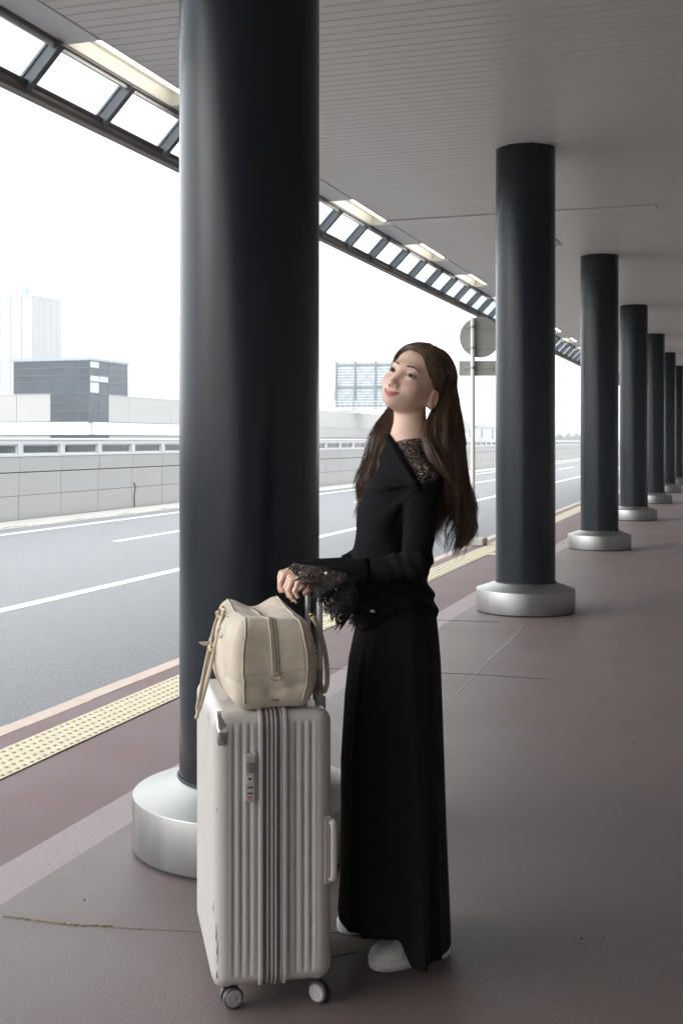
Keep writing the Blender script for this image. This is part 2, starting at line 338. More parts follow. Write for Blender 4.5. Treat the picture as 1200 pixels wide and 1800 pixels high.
# gutter slabs and stains at the foot of the far wall
gut = struct('gutter', MB().box(-12.88, -11.86, -20, 300, -.168, -.125), 'dark_joint')
me = MB().box(-.505, .505, -.993, .993, -.04, .02, .012).mesh('slab', 'gutter')
ms = [MB() for _ in range(3)]
for q in ms:
    for i in range(26):
        y = random.gauss(.1, .38); x = .50 - abs(random.gauss(0, .07)); s_ = random.uniform(.02, .06); q.box(x - s_ * .5, min(x + s_ * .4, .49), y - s_ * 1.5, y + s_ * 1.5, .019, .0205 + .001 * (i % 5) * .2)
mss = [q.mesh('stain', 'rust_stain') for q in ms]
for i in range(34):
    o = link('slab', me, gut, (-12.37, 12 + 2 * i, -.125 + random.uniform(0, .004)))
    if i < 12: link('stain', mss[i % 3], o)
tag(MB().box(-12.88, -11.86, 80.1, 300, -.125, -.105).build('distant_slabs', 'gutter', gut), kind='stuff')

# ------------------------------------------------------------------ far retaining wall with glazed barrier on top
rw = empty('retaining_wall', (-12.93, 30, -.17), 'long grey panelled wall across the road with small windows along its top', 'wall')
def W(mb, name, m, parent=rw, **k): return mb.build(name, m, parent, **k)
W(MB().box(-.30, -.035, -45, 160, 0, 1.26), 'core', 'wall_dark')
pan = [MB().box(-.03, 0, .006, 1.494, a, b, .006).mesh('panel', 'wall_panel') for a, b in ((.06, .515), (.523, .955), (.975, 1.265))]
fr = MB()
fr.box(-.12, .012, .0, 1.5, 1.268, 1.315, .006); fr.box(-.12, .012, 0, 1.5, 1.50, 1.572, .006)
for a, b in ((0, .085), (1.415, 1.5)): fr.box(-.121, .013, a, b, 1.3155, 1.4995, .006)
inn = MB()
for a, b, c, d in ((.09, 1.41, 1.318, 1.336), (.09, 1.41, 1.48, 1.498), (.09, .115, 1.337, 1.479), (1.385, 1.41, 1.337, 1.479)): inn.box(-.07, -.02, a, b, c, d)
frm, inm = fr.mesh('window', 'white_metal'), inn.mesh('sash', 'white_metal'); pam = MB().box(-.05, -.044, .116, 1.384, 1.338, 1.478).mesh('pane', 'barrier_glass')
bars_m = MB()
for i in range(16): bars_m.box(-.20, -.19, .13 + .079 * i, .145 + .079 * i, 1.2, 1.56)
brm = bars_m.mesh('baluster', 'steel_pale')
N0, N1 = -12, 34                      # relative to y = 30; module 1.5 m, seams at 19.77 + 1.5 k
for i in range(N0, N1):
    y = 19.77 - 30 + 1.5 * i + 3
    for j, p in enumerate(pan): link('panel', p, rw, (random.uniform(-.003, .003), y + (-.06 if j < 2 else 0), 0))
    wn = link('window', frm, rw, (0, y, 0)); link('sash', inm, wn); link('pane', pam, wn)
    link('baluster', brm, rw, (0, y, 0))
mb = MB(); mg = MB()
for i in range(N1, 90):
    y = 19.77 - 30 + 1.5 * i + 3
    for a, b in ((.06, .515), (.523, .955), (.975, 1.265)): mb.box(-.03, 0, y + .006, y + 1.494, a, b)
tag(W(mb, 'distant_panels', 'wall_panel'), kind='stuff')
mb = MB()
for i in range(N1, 90):
    y = 19.77 - 30 + 1.5 * i + 3; mb.box(-.12, .012, y, y + 1.5, 1.268, 1.315); mb.box(-.12, .012, y, y + 1.5, 1.50, 1.572); mb.box(-.121, .013, y, y + .14, 1.3155, 1.4995); mg.box(-.05, -.044, y + .141, y + 1.499, 1.316, 1.499)
tag(W(mb, 'distant_windows', 'white_metal'), kind='stuff'); tag(W(mg, 'distant_panes', 'barrier_glass'), kind='stuff')
W(MB().box(-.17, .03, -45, 160, 1.575, 1.625, .012), 'top_rail', 'white_metal')
W(MB().tube([(.012, 24.3 - 30, .62), (.014, 24.36 - 30, .5), (.014, 24.30 - 30, .3), (.012, 24.33 - 30, .02)], .012, 6), 'cable', 'wall_dark')

# ------------------------------------------------------------------ columns
cols = []
def column_meshes(n):
    p = MB(); p.lathe([(.243, .10), (.243, 3.81)], n); col = p.mesh('shaft', 'column_paint', 40)
    b = MB(); b.lathe([(.402, .012), (.404, .020), (.404, .182), (.402, .1865), (.250, .238), (.247, .241)], n, cap=False); base = b.mesh('base', 'steel', 30)
    s_ = MB(); s_.lathe([(.392, .0005), (.392, .013)], n, cap=False); seal = s_.mesh('seal', 'rubber_seal', 30)
    t = MB(); t.lathe([(.2445, .238), (.2505, .242), (.2505, .247), (.2445, .250)], n, cap=False); return col, base, seal, t.mesh('collar', 'rubber_seal', 30)
cmesh = column_meshes(96)
wh = ['thick black steel column right behind the suitcase and the woman', 'second black column, just right of the woman and the round sign', 'third black column of the row, behind the second one', 'fourth black column of the row', 'fifth black column of the row', 'sixth black column, last but one at the picture edge', 'farthest black column of the row, half cut off by the picture edge']
for i in range(7):
    c = empty('column', (-1.604 - .0285 * i, 3.862 + 5.975 * i, 0), wh[i], 'column', rz=R(40 * i), group='row of black columns along the pavement')
    for nm, m_ in zip(('shaft', 'base', 'seal', 'collar'), cmesh): link(nm, m_, c)
    seam = MB()
    for a in (R(150), R(330)): seam.box(-.0012, .0012, .2505, .4052, 0, .0015)
    cols.append(c)

# ------------------------------------------------------------------ ceiling, light strip, glass eave
CZ = 3.80
ceil = struct('ceiling', MB().box(-3.595, 7.0, -60, 52, CZ + .03, CZ + .25), 'ceiling_back')
sm = MB().box(-3.594, 6.99, -.0495, .0495, 0, .022, .004).mesh('slat', 'ceiling_slat')
PIT = .1085
ys = np.arange(5.0, 12.77, PIT)
for y in ys: link('slat', sm, ceil, (0, y, CZ + random.uniform(-.0008, .0008)))
mb = MB()
for y in list(np.arange(-60, 5.0 - PIT * .5, PIT)) + list(np.arange(ys[-1] + PIT, 52, PIT)): mb.box(-3.594, 6.99, y - .0495, y + .0495, CZ, CZ + .022, .004)
tag(mb.build('distant_slats', 'ceiling_slat', ceil), kind='stuff')
mb = MB().box(-3.594, -.75, 12.50, 12.74, CZ - .012, CZ - .002, .003); mb.build('joint_cover', 'ceiling_slat', ceil)
# access hatch frame beside the second column
hb = MB()
for a, b, c, d in ((-2.40, -2.0, 14.3, 14.33), (-2.40, -2.0, 14.67, 14.70), (-2.40, -2.37, 14.3305, 14.6695), (-2.03, -2.0, 14.3305, 14.6695)): hb.box(a, b, c, d, CZ - .012, CZ - .001)
hb.build('hatch_frame', 'steel', ceil)
eave = empty('glass_eave', (-3.85, 10, CZ), 'dark framed glass eave running along the canopy edge above the kerb', 'canopy')
ex, ez = -4.085 + 3.85, 3.555 - CZ     # outer edge relative to inner edge
def E_(mb, nm, m, **k): return mb.build(nm, m, eave, **k)
E_(MB().box(-.020, .0, -62, 42, -.045, .10), 'inner_trim', 'fascia')
E_(MB().box(.003, .018, -62, 42, -.02, .05), 'edge_trim', 'canopy_steel')  # narrow dark steel trim beside the inner one
bm_ = MB()
def ext(mb, prof, y0, y1):
    mb.rings([[(x, y, z) for x, z in prof] for y in (y0, y1)])
ext(bm_, [(ex - .05, ez - .055), (ex + .022, ez - .055), (ex + .034, ez - .03), (ex + .034, ez + .0), (ex - .05, ez + .03)], -62, 42); E_(bm_, 'outer_beam', 'canopy_beam')
bm2 = MB(); ext(bm2, [(ex + .0, ez + .001), (ex + .045, ez + .002), (ex + .052, ez + .018), (ex + .0, ez + .034)], -62, 42); E_(bm2, 'sill', 'canopy_steel')
d = np.array([ex, ez]); Ln = np.hypot(*d); d /= Ln; nrm = np.array([-d[1], d[0]])      # nrm towards upper right/outside
if nrm[1] < 0: nrm = -nrm
def strip(y0, y1, a, b, h0, h1):
    mb = MB(); pr = []
    for t, h in ((a, h0), (b, h0), (b, h1), (a, h1)): q = d * t + nrm * h; pr.append(q)
    mb.rings([[(q[0], y, q[1]) for q in pr] for y in (y0, y1)]); return mb
mul = strip(-.026, .026, .0, Ln - .006, -.058, .012).mesh('mullion', 'canopy_steel'); cap_ = strip(-.034, .034, .0, Ln - .006, .0125, .03).mesh('glazing_bar', 'canopy_steel')
gl = strip(.036, .864, .01, Ln - .02, .014, .022).mesh('pane', 'canopy_glass')
for i in range(-6, 46):
    y = 6.27 + .9 * i - 10
    if y > 41: break
    m_ = link('mullion', mul, eave, (0, y, 0)); link('glazing_bar', cap_, m_); link('pane', gl, eave, (0, y, 0))
# light strip between ceiling and eave
ys0 = [6.2 + 2.8 * k for k in range(-2, 12)]
ls = MB(); mbx = MB()
strp = tag(MB().box(-3.832, -3.597, -60, 52, CZ + .12, CZ + .2).build('light_trough', 'fascia'), kind='structure')
edges = [-14.]
LY = [(5.86, 7.72), (8.62, 10.3)] + [(11.3 + 2.8 * k, 12.75 + 2.8 * k) for k in range(0, 11)]
LY = [(6.35, 7.75), (8.75, 10.15)] + [(11.33 + 2.8 * k, 12.73 + 2.8 * k) for k in range(11)]
prev = -60.
for a, b in LY + [(52., 52.)]:
    MB().box(-3.832, -3.598, prev, a, CZ - .004, CZ + .018, .003).build('strip_panel', 'fascia', strp); prev = b
for i, (a, b) in enumerate(LY):
    n = 'recessed fluorescent ceiling light, %s from the near end of the canopy edge strip' % ORD[i]
    o = empty('ceiling_light', (-3.715, (a + b) / 2, CZ), n, 'ceiling light', group='fluorescent lights along the canopy edge'); h = (b - a) / 2 - .003
    MB().rings([[(-.115, -h, .0), (-.115, h, .0)], [(-.095, -h, .085), (-.095, h, .085)], [(.095, -h, .085), (.095, h, .085)], [(.115, -h, .0), (.115, h, .0)]], closed=False, cap=False).build('reflector', 'reflector', o)
    MB().quad((-.115, -h, 0), (.115, -h, 0), (.095, -h, .085), (-.095, -h, .085)).build('end_plate', 'reflector', o); MB().quad((.115, h, 0), (-.115, h, 0), (-.095, h, .085), (.095, h, .085)).build('end_plate', 'reflector', o)
    MB().tube([(.055, -h + .06, .035), (.055, h - .06, .035)], .017, 10).build('tube', 'tube', o, smooth=True)
    for s_ in (-1, 1): MB().box(.036, .074, s_ * (h - .035) - .022, s_ * (h - .035) + .022, .02, .084).build('lamp_holder', 'white_metal', o)

tag(MB().box(7.01, 7.3, -70, 130, -.16, 9).build('unseen_bounce_wall', 'unseen_bounce_wall'), kind='structure')  # unseen wall, added to block side sky and bounce light under the canopy
# ------------------------------------------------------------------ round traffic sign seen from behind
sg = empty('road_sign', (-3.33, 15.80, 0), 'round road sign with a plate below seen from the back, on a white pole', 'sign')
MB().tube([(0, 0, .09), (0, 0, 3.03)], .029, 16).build('pole', 'pole_white', sg, smooth=40)
MB().lathe([(.03, 3.03), (.03, 3.045), (.012, 3.052)], 16).build('pole_cap', 'pole_white', sg)
rx = Matrix.Rotation(TH * .85, 4, 'Z')
def face_on(mb): mb.v = [tuple(rx @ Vector(p)) for p in mb.v]; return mb
dk = MB()
n = 64; rs = []
for r, y in ((.275, .034), (.275, .048), (.27, .05)):
    rs.append([(.10 + r * math.cos(2 * math.pi * i / n), y, 2.795 + r * math.sin(2 * math.pi * i / n)) for i in range(n)])
face_on(dk.rings(rs[::-1])).build('disc', 'sign_back', sg, smooth=30)
face_on(MB().box(-.185, .355, .036, .046, 2.275, 2.478, .004)).build('plate', 'sign_back', sg)
for z in (2.93, 2.65): face_on(MB().box(-.11, .33, .024, .0335, z - .016, z + .016, .003)).build('rail', 'sign_back', sg)
face_on(MB().box(-.12, .28, .027, .0355, 2.366, 2.392, .003)).build('rail', 'sign_back', sg)
for z in (2.93, 2.65, 2.38): MB().lathe([(.034, z - .018), (.034, z + .018)], 16).build('clamp', 'steel', sg, smooth=30)
MB().box(-.20, .17, -.15, .15, .0, .10, .014).build('foot', 'concrete', sg)

# ------------------------------------------------------------------ far terminal buildings
def bld(name, loc, label, cat='building', **k): return empty(name, loc, label, cat, **k)
pb = bld('terminal_building', (-55, 95, -.17), 'long low grey and white terminal building beyond the far wall')
z_ = lambda z: z + .17
def seg(name, m, x0, x1, y0, y1, z0, z1, par=pb, **k): return MB().box(x0, x1, y0, y1, z_(z0), z_(z1)).build(name, m, par, **k)
# perpendicular front left of the glass corner and long front parallel to the road
xs = [-3.95 - 3.6 * i for i in range(7)]
seg('wall_core', 'cladding_grey', -40, -.6, .6, 165, -.17, 5.2); seg('wall_core', 'cladding_grey', -40, -4.4, .4, .6, -.17, 5.2)
for i in range(6): seg('cladding_panel', 'cladding_grey', xs[i + 1] + .02, xs[i] - .02, 0, .39, 3.16, 5.62)
yy = [3.45, 7.4] + [7.4 + 9.0 * i for i in range(1, 18)]
for i in range(18): seg('cladding_panel', 'cladding_grey', -.6, 0, yy[i] + .02, yy[i + 1] - .02, 3.16, 5.62)
seg('parapet_cap', 'white_metal', -.65, .05, 3.45, 165, 5.63, 5.73); seg('parapet_cap', 'white_metal', -26, -3.95, -.05, .4, 5.63, 5.73)
for i in range(14): seg('band_panel', 'white_metal', -2.0 * (i + 1) + .02, -2.0 * i - .02, -.3, .38, 1.95, 3.1)
for i in range(40): seg('band_panel', 'white_metal', -.595, .3, .40 + 4.0 * i, .38 + 4.0 * (i + 1), 1.95, 3.1)
seg('base_strip', 'cladding_grey', -28, -3.95, -.1, .38, .9, 1.9); seg('base_strip', 'cladding_grey', -.595, .1, 3.4, 165, .9, 1.9)
seg('low_window', 'curtain_glass', -3.94, .09, -.08, .38, 1.0, 1.88); seg('low_window', 'curtain_glass', -.5, .09, .385, 3.39, 1.0, 1.88)
# louvres further along the long front
lv = MB()
for i in range(110): lv.box(.31, .36, 60 + .55 * i, 60.3 + .55 * i, z_(1.9), z_(3.35))
tag(lv.build('louvres', 'cladding_grey', pb), kind='stuff')
# dark glass corner block
gb = bld('glass_block', (-55, 95, 3.05), 'dark blue glass corner block on the terminal roof', 'building')
def gseg(name, m, x0, x1, y0, y1, z0, z1, par=gb): return MB().box(x0, x1, y0, y1, z0 - 3.05, z1 - 3.05).build(name, m, par)
gseg('inner_wall', 'mullion_grey', -7.6, -1.4, 1.2, 5.0, 5.75, 8.6); gseg('inner_wall', 'mullion_grey', -3.7, -1.2, 1.0, 3.2, 3.1, 5.74)
cols_x = [-7.8, -3.95, -1.05, 0]
rows_u = [5.72, 6.75, 7.35, 8.0, 8.62]; rows_l = [3.1, 4.1, 4.9, 5.72]
for i in range(3):
    for j in range(4): gseg('pane', 'curtain_glass', cols_x[i] + .03, cols_x[i + 1] - .03, -.03, .03, rows_u[j] + .04, rows_u[j + 1] - .04)
for i in range(1, 3):
    for j in range(3): gseg('pane', 'curtain_glass', cols_x[i] + .03, cols_x[i + 1] - .03, -.03, .03, rows_l[j] + .04, rows_l[j + 1] - .04)
ry = [.07, 1.7, 3.4, 7.1]
for i in range(3):
    for j in range(4): gseg('pane', 'pale_glass' if (i, j) in ((0, 0), (0, 1), (1, 1), (0, 3)) else 'curtain_glass', -.03, .03, ry[i] + .03, ry[i + 1] - .03, rows_u[j] + .04, rows_u[j + 1] - .04)  # pale panes stand in for sky reflected on the side face
for i in range(2):
    for j in range(3): gseg('pane', 'curtain_glass', -.03, .03, ry[i] + .03, ry[i + 1] - .03, rows_l[j] + .04, rows_l[j + 1] - .04)
for z in rows_u: gseg('transom', 'mullion_grey', -7.8, .05, -.09, -.031, z - .04, z + .04); gseg('transom', 'mullion_grey', .031, .09, -.09, 7.1, z - .04, z + .04)
for z in rows_l[:3]: gseg('transom', 'mullion_grey', -3.94, .05, -.09, -.031, z - .04, z + .04); gseg('transom', 'mullion_grey', .031, .09, -.09, 3.42, z - .04, z + .04)
for i, x in enumerate(cols_x): gseg('mullion', 'mullion_grey', x - .028, x + .028, -.05, .05, 3.1 if x >= -3.95 else 5.73, 8.62)
for i, y in enumerate(ry): gseg('mullion', 'mullion_grey', -.05, .05, y - .028, y + .028, 3.1 if y < 3.45 else 5.73, 8.62)
gseg('roof', 'steel_pale', -7.95, .15, -.15, 7.25, 8.665, 8.9)
# white tower block behind
tw = bld('tower_block', (-105.7, 165, 0), 'tall white windowless tower block behind the dark glass block', 'building')
MB().box(-24, -.1, .1, 9, -.17, 24.4).build('wall_core', 'cladding_grey', tw)
for i in range(12):
    for z0, z1 in ((-.1, 14.1), (14.16, 24.5)): MB().box(-2.0 * (i + 1) + .03, -2.0 * i - .03, 0, .1, z0, z1).build('cladding_panel', 'tower_white', tw)
for i in range(5):
    for z0, z1 in ((-.1, 14.1), (14.16, 24.5)): MB().box(-.098, 0, 1.75 * i + .13, 1.75 * (i + 1) + .07, z0, z1).build('cladding_panel', 'tower_white', tw)
MB().box(-24, .1, -.1, 9, 24.51, 24.75).build('roof_edge', 'white_metal', tw)
for x in (-2.9, -8.7, -10.2): MB().box(x - .6, x + .5, 2, 3, 24.76, 26.2, .15).build('vent', 'steel_pale', tw)
def at(px, Y, x=None): X = (px - 600) / 2100 * Y; return (X * CT - Y * ST, X * ST + Y * CT)
def zat(py, Y): return EYE + (775 - py) * Y / 2100
# faint tower further off with a mast
x, y = at(282, 330); ft = bld('pale_tower', (x, y, 0), 'faint pale tower in the haze left of the big column', 'building', rz=0)
MB().box(0, 9.5, 0, 8, -.17, zat(563, 330)).build('wall', 'pale_wall', ft); MB().box(-.1, 9.6, -.1, 8.1, zat(563, 330) + .01, zat(563, 330) + .6).build('roof_edge', 'white_metal', ft)
mp_ = MB().tube([(1.4, -.6, 0), (1.4, -.6, zat(560, 330))], .09, 6); mp_.build('mast', 'steel_pale', ft)
for i in range(9): MB().box(1.1, 1.7, -.9, -.3, 5 + 3.2 * i, 5.12 + 3.2 * i).build('mast_ring', 'steel_pale', ft)
# steel screen frame on the roof
x, y = at(589, 185); sf = bld('screen_frame', (x, y, 6.2), 'pale steel lattice screen frame on the roof behind her face', 'structure', rz=R(8))
zt, wd = zat(636, 185) - 6.2, 9.6
for i in range(25): MB().box(wd / 24 * i - .02, wd / 24 * i + .02, .14, .18, zt * .05, zt).build('louvre_post', 'steel_pale', sf) if i % 2 == 0 else None
for i in range(16): MB().box(0, wd, .2, .235, zt * (.06 + .058 * i), zt * (.06 + .058 * i) + .38).build('slat', 'screen_slat', sf)
for f_ in (.02, .33, .66, 1): MB().tube([(wd * f_, 0, 0), (wd * f_, 0, zt + .1)], .16, 6).build('post', 'screen_post', sf); MB().tube([(wd * f_ - .1, -1.6, 0), (wd * f_, 0, zt * .9)], .09, 6).build('brace', 'screen_post', sf)
for f_ in (.08, .47, .93): MB().tube([(0, .02, zt * f_), (wd, .02, zt * f_)], .09, 6).build('beam', 'screen_post', sf)
for a in range(3):
    for b_ in range(2):
        x0, x1 = wd * (.02 + .33 * a), wd * (.02 + .33 * (a + 1)); z0, z1 = zt * (.08, .47)[b_], zt * (.47, .93)[b_]
        MB().tube([(x0, .05, z0), (x1, .05, z1)], .045, 5).build('cross_brace', 'steel_pale', sf); MB().tube([(x0, .09, z1), (x1, .09, z0)], .045, 5).build('cross_brace', 'steel_pale', sf)
for z in (.35, .8, 1.25): MB().tube([(-1.5, -1.8, z), (wd + 1, -1.8, z)], .05, 5).build('walkway_rail', 'white_metal', sf)
for i in range(14): MB().box(-1.5 + .85 * i - .04, -1.5 + .85 * i + .04, -1.84, -1.76, 0, 1.25).build('walkway_post', 'white_metal', sf)
MB().box(-2, wd + 1.2, -2, 2, -.25, 0).build('deck', 'white_metal', sf)
for i in range(6): x, y, s_ = -1.6 + 1.9 * i, -2.6, random.uniform(.3, .6); MB().box(x, x + s_ * 1.6, y, y + s_, -.25, -.25 + s_, .05).build('roof_unit', 'white_metal', sf)
# far glass hall, control tower, lamps, trees
x, y = at(800, 265); fh = bld('glass_hall', (x, y, -.17), 'far glazed terminal hall seen between the sign pole and the second column', 'building')
MB().box(-12, -.2, .3, 75, 0, 5.1).build('wall_core', 'pale_glass', fh)
MB().box(-12.3, .4, -.3, 75.3, 5.11, 5.6).build('roof', 'white_metal', fh)
for i in range(22): MB().box(-.19, 0, .3 + 3.4 * i, .55 + 3.4 * i, 0, 5.1).build('mullion', 'white_metal', fh)
for i in range(22): MB().box(-.15, -.1, .56 + 3.4 * i, 3.69 + 3.4 * i, 2.0 + (i % 3) * .2, 4.4).build('pane', 'pale_glass' if i % 4 else 'curtain_glass', fh)
for i in range(30): MB().box(-.05, .02, 2.5 * i, 2.5 * i + .08, 5.61, 6.5).build('roof_post', 'steel_pale', fh)
x, y = at(1010, 900); ct = bld('control_tower', (x, y, 0), 'faint pale control tower far off above the trees', 'tower')
MB().lathe([(2.4, 0), (2.0, 12), (2.2, 14), (4.2, 15.5), (4.6, 18.4), (3.0, 18.6), (2.4, 20)], 12).build('shaft', 'tower_white', ct); MB().lathe([(4.35, 16), (4.65, 18)], 12).build('cab_window', 'pale_glass', ct); MB().tube([(0, 0, 20), (0, 0, 27)], .3, 5).build('mast', 'steel_pale', ct)
for i, (px, py, Y) in enumerate(((247, 668, 150), (268, 678, 150), (276, 674, 150))):
    x, y = at(px, Y); zb = 5.7; o = bld('roof_lamp', (x, y, zb), ('tallest', 'middle', 'shortest')[i] + ' thin lamp post on the roof beyond the parapet', 'lamp post'); h = zat(py, Y) - zb
    MB().tube([(0, 0, 0), (0, 0, h)], .06, 6).build('pole', 'steel_pale', o); MB().box(-.5, .5, -.1, .1, h, h + .12).build('head', 'steel_pale', o)
lf = MB()
for i in range(2600):
    t = random.random(); x, y = at(948 + 90 * t, 560 + 40 * random.random()); h = 3.1 + 1.5 * math.sin(t * 37) * .5 + .9 * math.sin(t * 90 + 1) * .6; z = -.1 + (h + .8) * random.random() ** .7; s_ = random.uniform(.25, .6)
    a = random.uniform(0, 6.28); u = Vector((math.cos(a), math.sin(a), random.uniform(-.5, .5))) * s_; v = Vector((random.uniform(-.4, .4), random.uniform(-.4, .4), 1)) * s_; p = Vector((x, y, z)); lf.quad(p - u - v, p + u - v * .6, p + u * .7 + v, p - u * .8 + v * .8)
tag(lf.build('treeline', 'leaf_far'), 'distant line of green trees beyond the end of the road', 'trees', kind='stuff')
# ------------------------------------------------------------------ distance-field modelling (organic shapes)
def smin(a, b, k): h = np.clip(.5 + .5 * (b - a) / k, 0, 1); return b + (a - b) * h - k * h * (1 - h)
def smax(a, b, k): return -smin(-a, -b, k)
ss = lambda e0, e1, v: (lambda t: t * t * (3 - 2 * t))(np.clip((v - e0) / (e1 - e0), 0, 1))
def ell(x, y, z, r):
    k0 = np.sqrt((x / r[0]) ** 2 + (y / r[1]) ** 2 + (z / r[2]) ** 2); k1 = np.sqrt((x / r[0] ** 2) ** 2 + (y / r[1] ** 2) ** 2 + (z / r[2] ** 2) ** 2) + 1e-9
    return k0 * (k0 - 1) / k1
def sph(x, y, z, r): return np.sqrt(x * x + y * y + z * z) - r
def cap(x, y, z, a, b, ra, rb):
    bx, by, bz = b[0] - a[0], b[1] - a[1], b[2] - a[2]; h = np.clip(((x - a[0]) * bx + (y - a[1]) * by + (z - a[2]) * bz) / (bx * bx + by * by + bz * bz), 0, 1)
    return np.sqrt((x - a[0] - h * bx) ** 2 + (y - a[1] - h * by) ** 2 + (z - a[2] - h * bz) ** 2) - (ra + (rb - ra) * h)
def axis(*segs):
    o = []
    for a, b, st in segs: n = max(1, int(round((b - a) / st))); o += list(a + (b - a) / n * np.arange(n))
    return np.array(o + [segs[-1][1]])
def nets(f, ax, ay, az, B=8, margin=.012):
    A = []
    for a in (ax, ay, az):
        n = len(a); m = -(-(n - 1) // B) * B + 1; st = a[-1] - a[-2]
        A.append(np.concatenate([a, a[-1] + st * np.arange(1, m - n + 1)]))
    ax, ay, az = A; nx, ny, nz = map(len, A); V = np.ones((nx, ny, nz), np.float32)
    bi = [np.arange(0, len(a) - 1, B) for a in A]; I, J, K = np.meshgrid(*bi, indexing='ij'); I, J, K = I.ravel(), J.ravel(), K.ravel()
    lo = np.stack([ax[I], ay[J], az[K]], 1); hi = np.stack([ax[I + B], ay[J + B], az[K + B]], 1); ce = (lo + hi) / 2; rad = np.linalg.norm(hi - lo, axis=1) / 2
    d = f(ce[:, 0], ce[:, 1], ce[:, 2]); act = np.abs(d) < rad * 1.15 + margin
    for i, j, k in zip(I[~act & (d < 0)], J[~act & (d < 0)], K[~act & (d < 0)]): V[i:i + B + 1, j:j + B + 1, k:k + B + 1] = -1
    ids = np.nonzero(act)[0]; r = np.arange(B + 1)
    for s in range(0, len(ids), 600):
        q = ids[s:s + 600]; ii = (I[q, None] + r)[:, :, None, None] + 0 * r[None, None, :, None] + 0 * r; jj = (J[q, None] + r)[:, None, :, None] + 0 * ii; kk = (K[q, None] + r)[:, None, None, :] + 0 * ii; ii = ii + 0 * kk
        ii, jj, kk = ii.ravel(), jj.ravel(), kk.ravel(); V[ii, jj, kk] = f(ax[ii], ay[jj], az[kk])
    S = V < 0; c = np.zeros((nx - 1, ny - 1, nz - 1), np.uint8)
    for a in (0, 1):
        for b in (0, 1):
            for e in (0, 1): c += S[a:nx - 1 + a, b:ny - 1 + b, e:nz - 1 + e]
    ci, cj, ck = np.nonzero((c > 0) & (c < 8)); idx = np.full(c.shape, -1, np.int32); idx[ci, cj, ck] = np.arange(len(ci))
    P = np.zeros((len(ci), 3)); cnt = np.zeros(len(ci)); cor = [(a, b, e) for a in (0, 1) for b in (0, 1) for e in (0, 1)]
    vals = {q: V[ci + q[0], cj + q[1], ck + q[2]] for q in cor}; pos = {q: np.stack([ax[ci + q[0]], ay[cj + q[1]], az[ck + q[2]]], 1) for q in cor}
    for q in cor:
        for d_ in range(3):
            if q[d_] == 0:
                p2 = list(q); p2[d_] = 1; p2 = tuple(p2); u, v = vals[q], vals[p2]; m = (u < 0) != (v < 0); t = u[m] / (u[m] - v[m]); P[m] += pos[q][m] + (pos[p2][m] - pos[q][m]) * t[:, None]; cnt[m] += 1
    P /= cnt[:, None]; F = []
    for d_ in range(3):
        sl = [slice(0, None)] * 3; a_ = [slice(1, -1)] * 3; b_ = [slice(1, -1)] * 3; a_[d_] = slice(0, -1); b_[d_] = slice(1, None)
        a, b = S[tuple(a_)], S[tuple(b_)]; e1, e2 = (d_ + 1) % 3, (d_ + 2) % 3; w_ = np.argwhere(a != b)
        if not len(w_): continue
        flip = a[tuple(w_.T)]; g = w_.copy(); g[:, e1] += 1; g[:, e2] += 1
        def cell(o1, o2): h = g.copy(); h[:, e1] += o1; h[:, e2] += o2; h = np.minimum(h, np.array(c.shape) - 1); return idx[h[:, 0], h[:, 1], h[:, 2]]
        q = np.stack([cell(-1, -1), cell(0, -1), cell(0, 0), cell(-1, 0)], 1); q[~flip] = q[~flip][:, ::-1]; F.append(q)
    F = np.vstack(F); F = F[(F >= 0).all(1)]; return P, F
def grad(f, p, e=.0015):
    g = np.stack([f(*(p + np.eye(3)[i] * e).T) - f(*(p - np.eye(3)[i] * e).T) for i in range(3)], 1); return g / (np.linalg.norm(g, axis=1, keepdims=True) + 1e-9)
def snap(f, pts, off=0., it=12):
    p = np.array(pts, float)
    for _ in range(it): p -= grad(f, p) * (f(*p.T) - off)[:, None] * .8
    return p
def vnoise(x, y, z, s, seed=0):
    rs = np.random.default_rng(seed); o = 0
    for i in range(5):
        k = rs.normal(size=3) * s; o = o + np.sin(x * k[0] + y * k[1] + z * k[2] + rs.uniform(0, 6.28))
    return o / 5

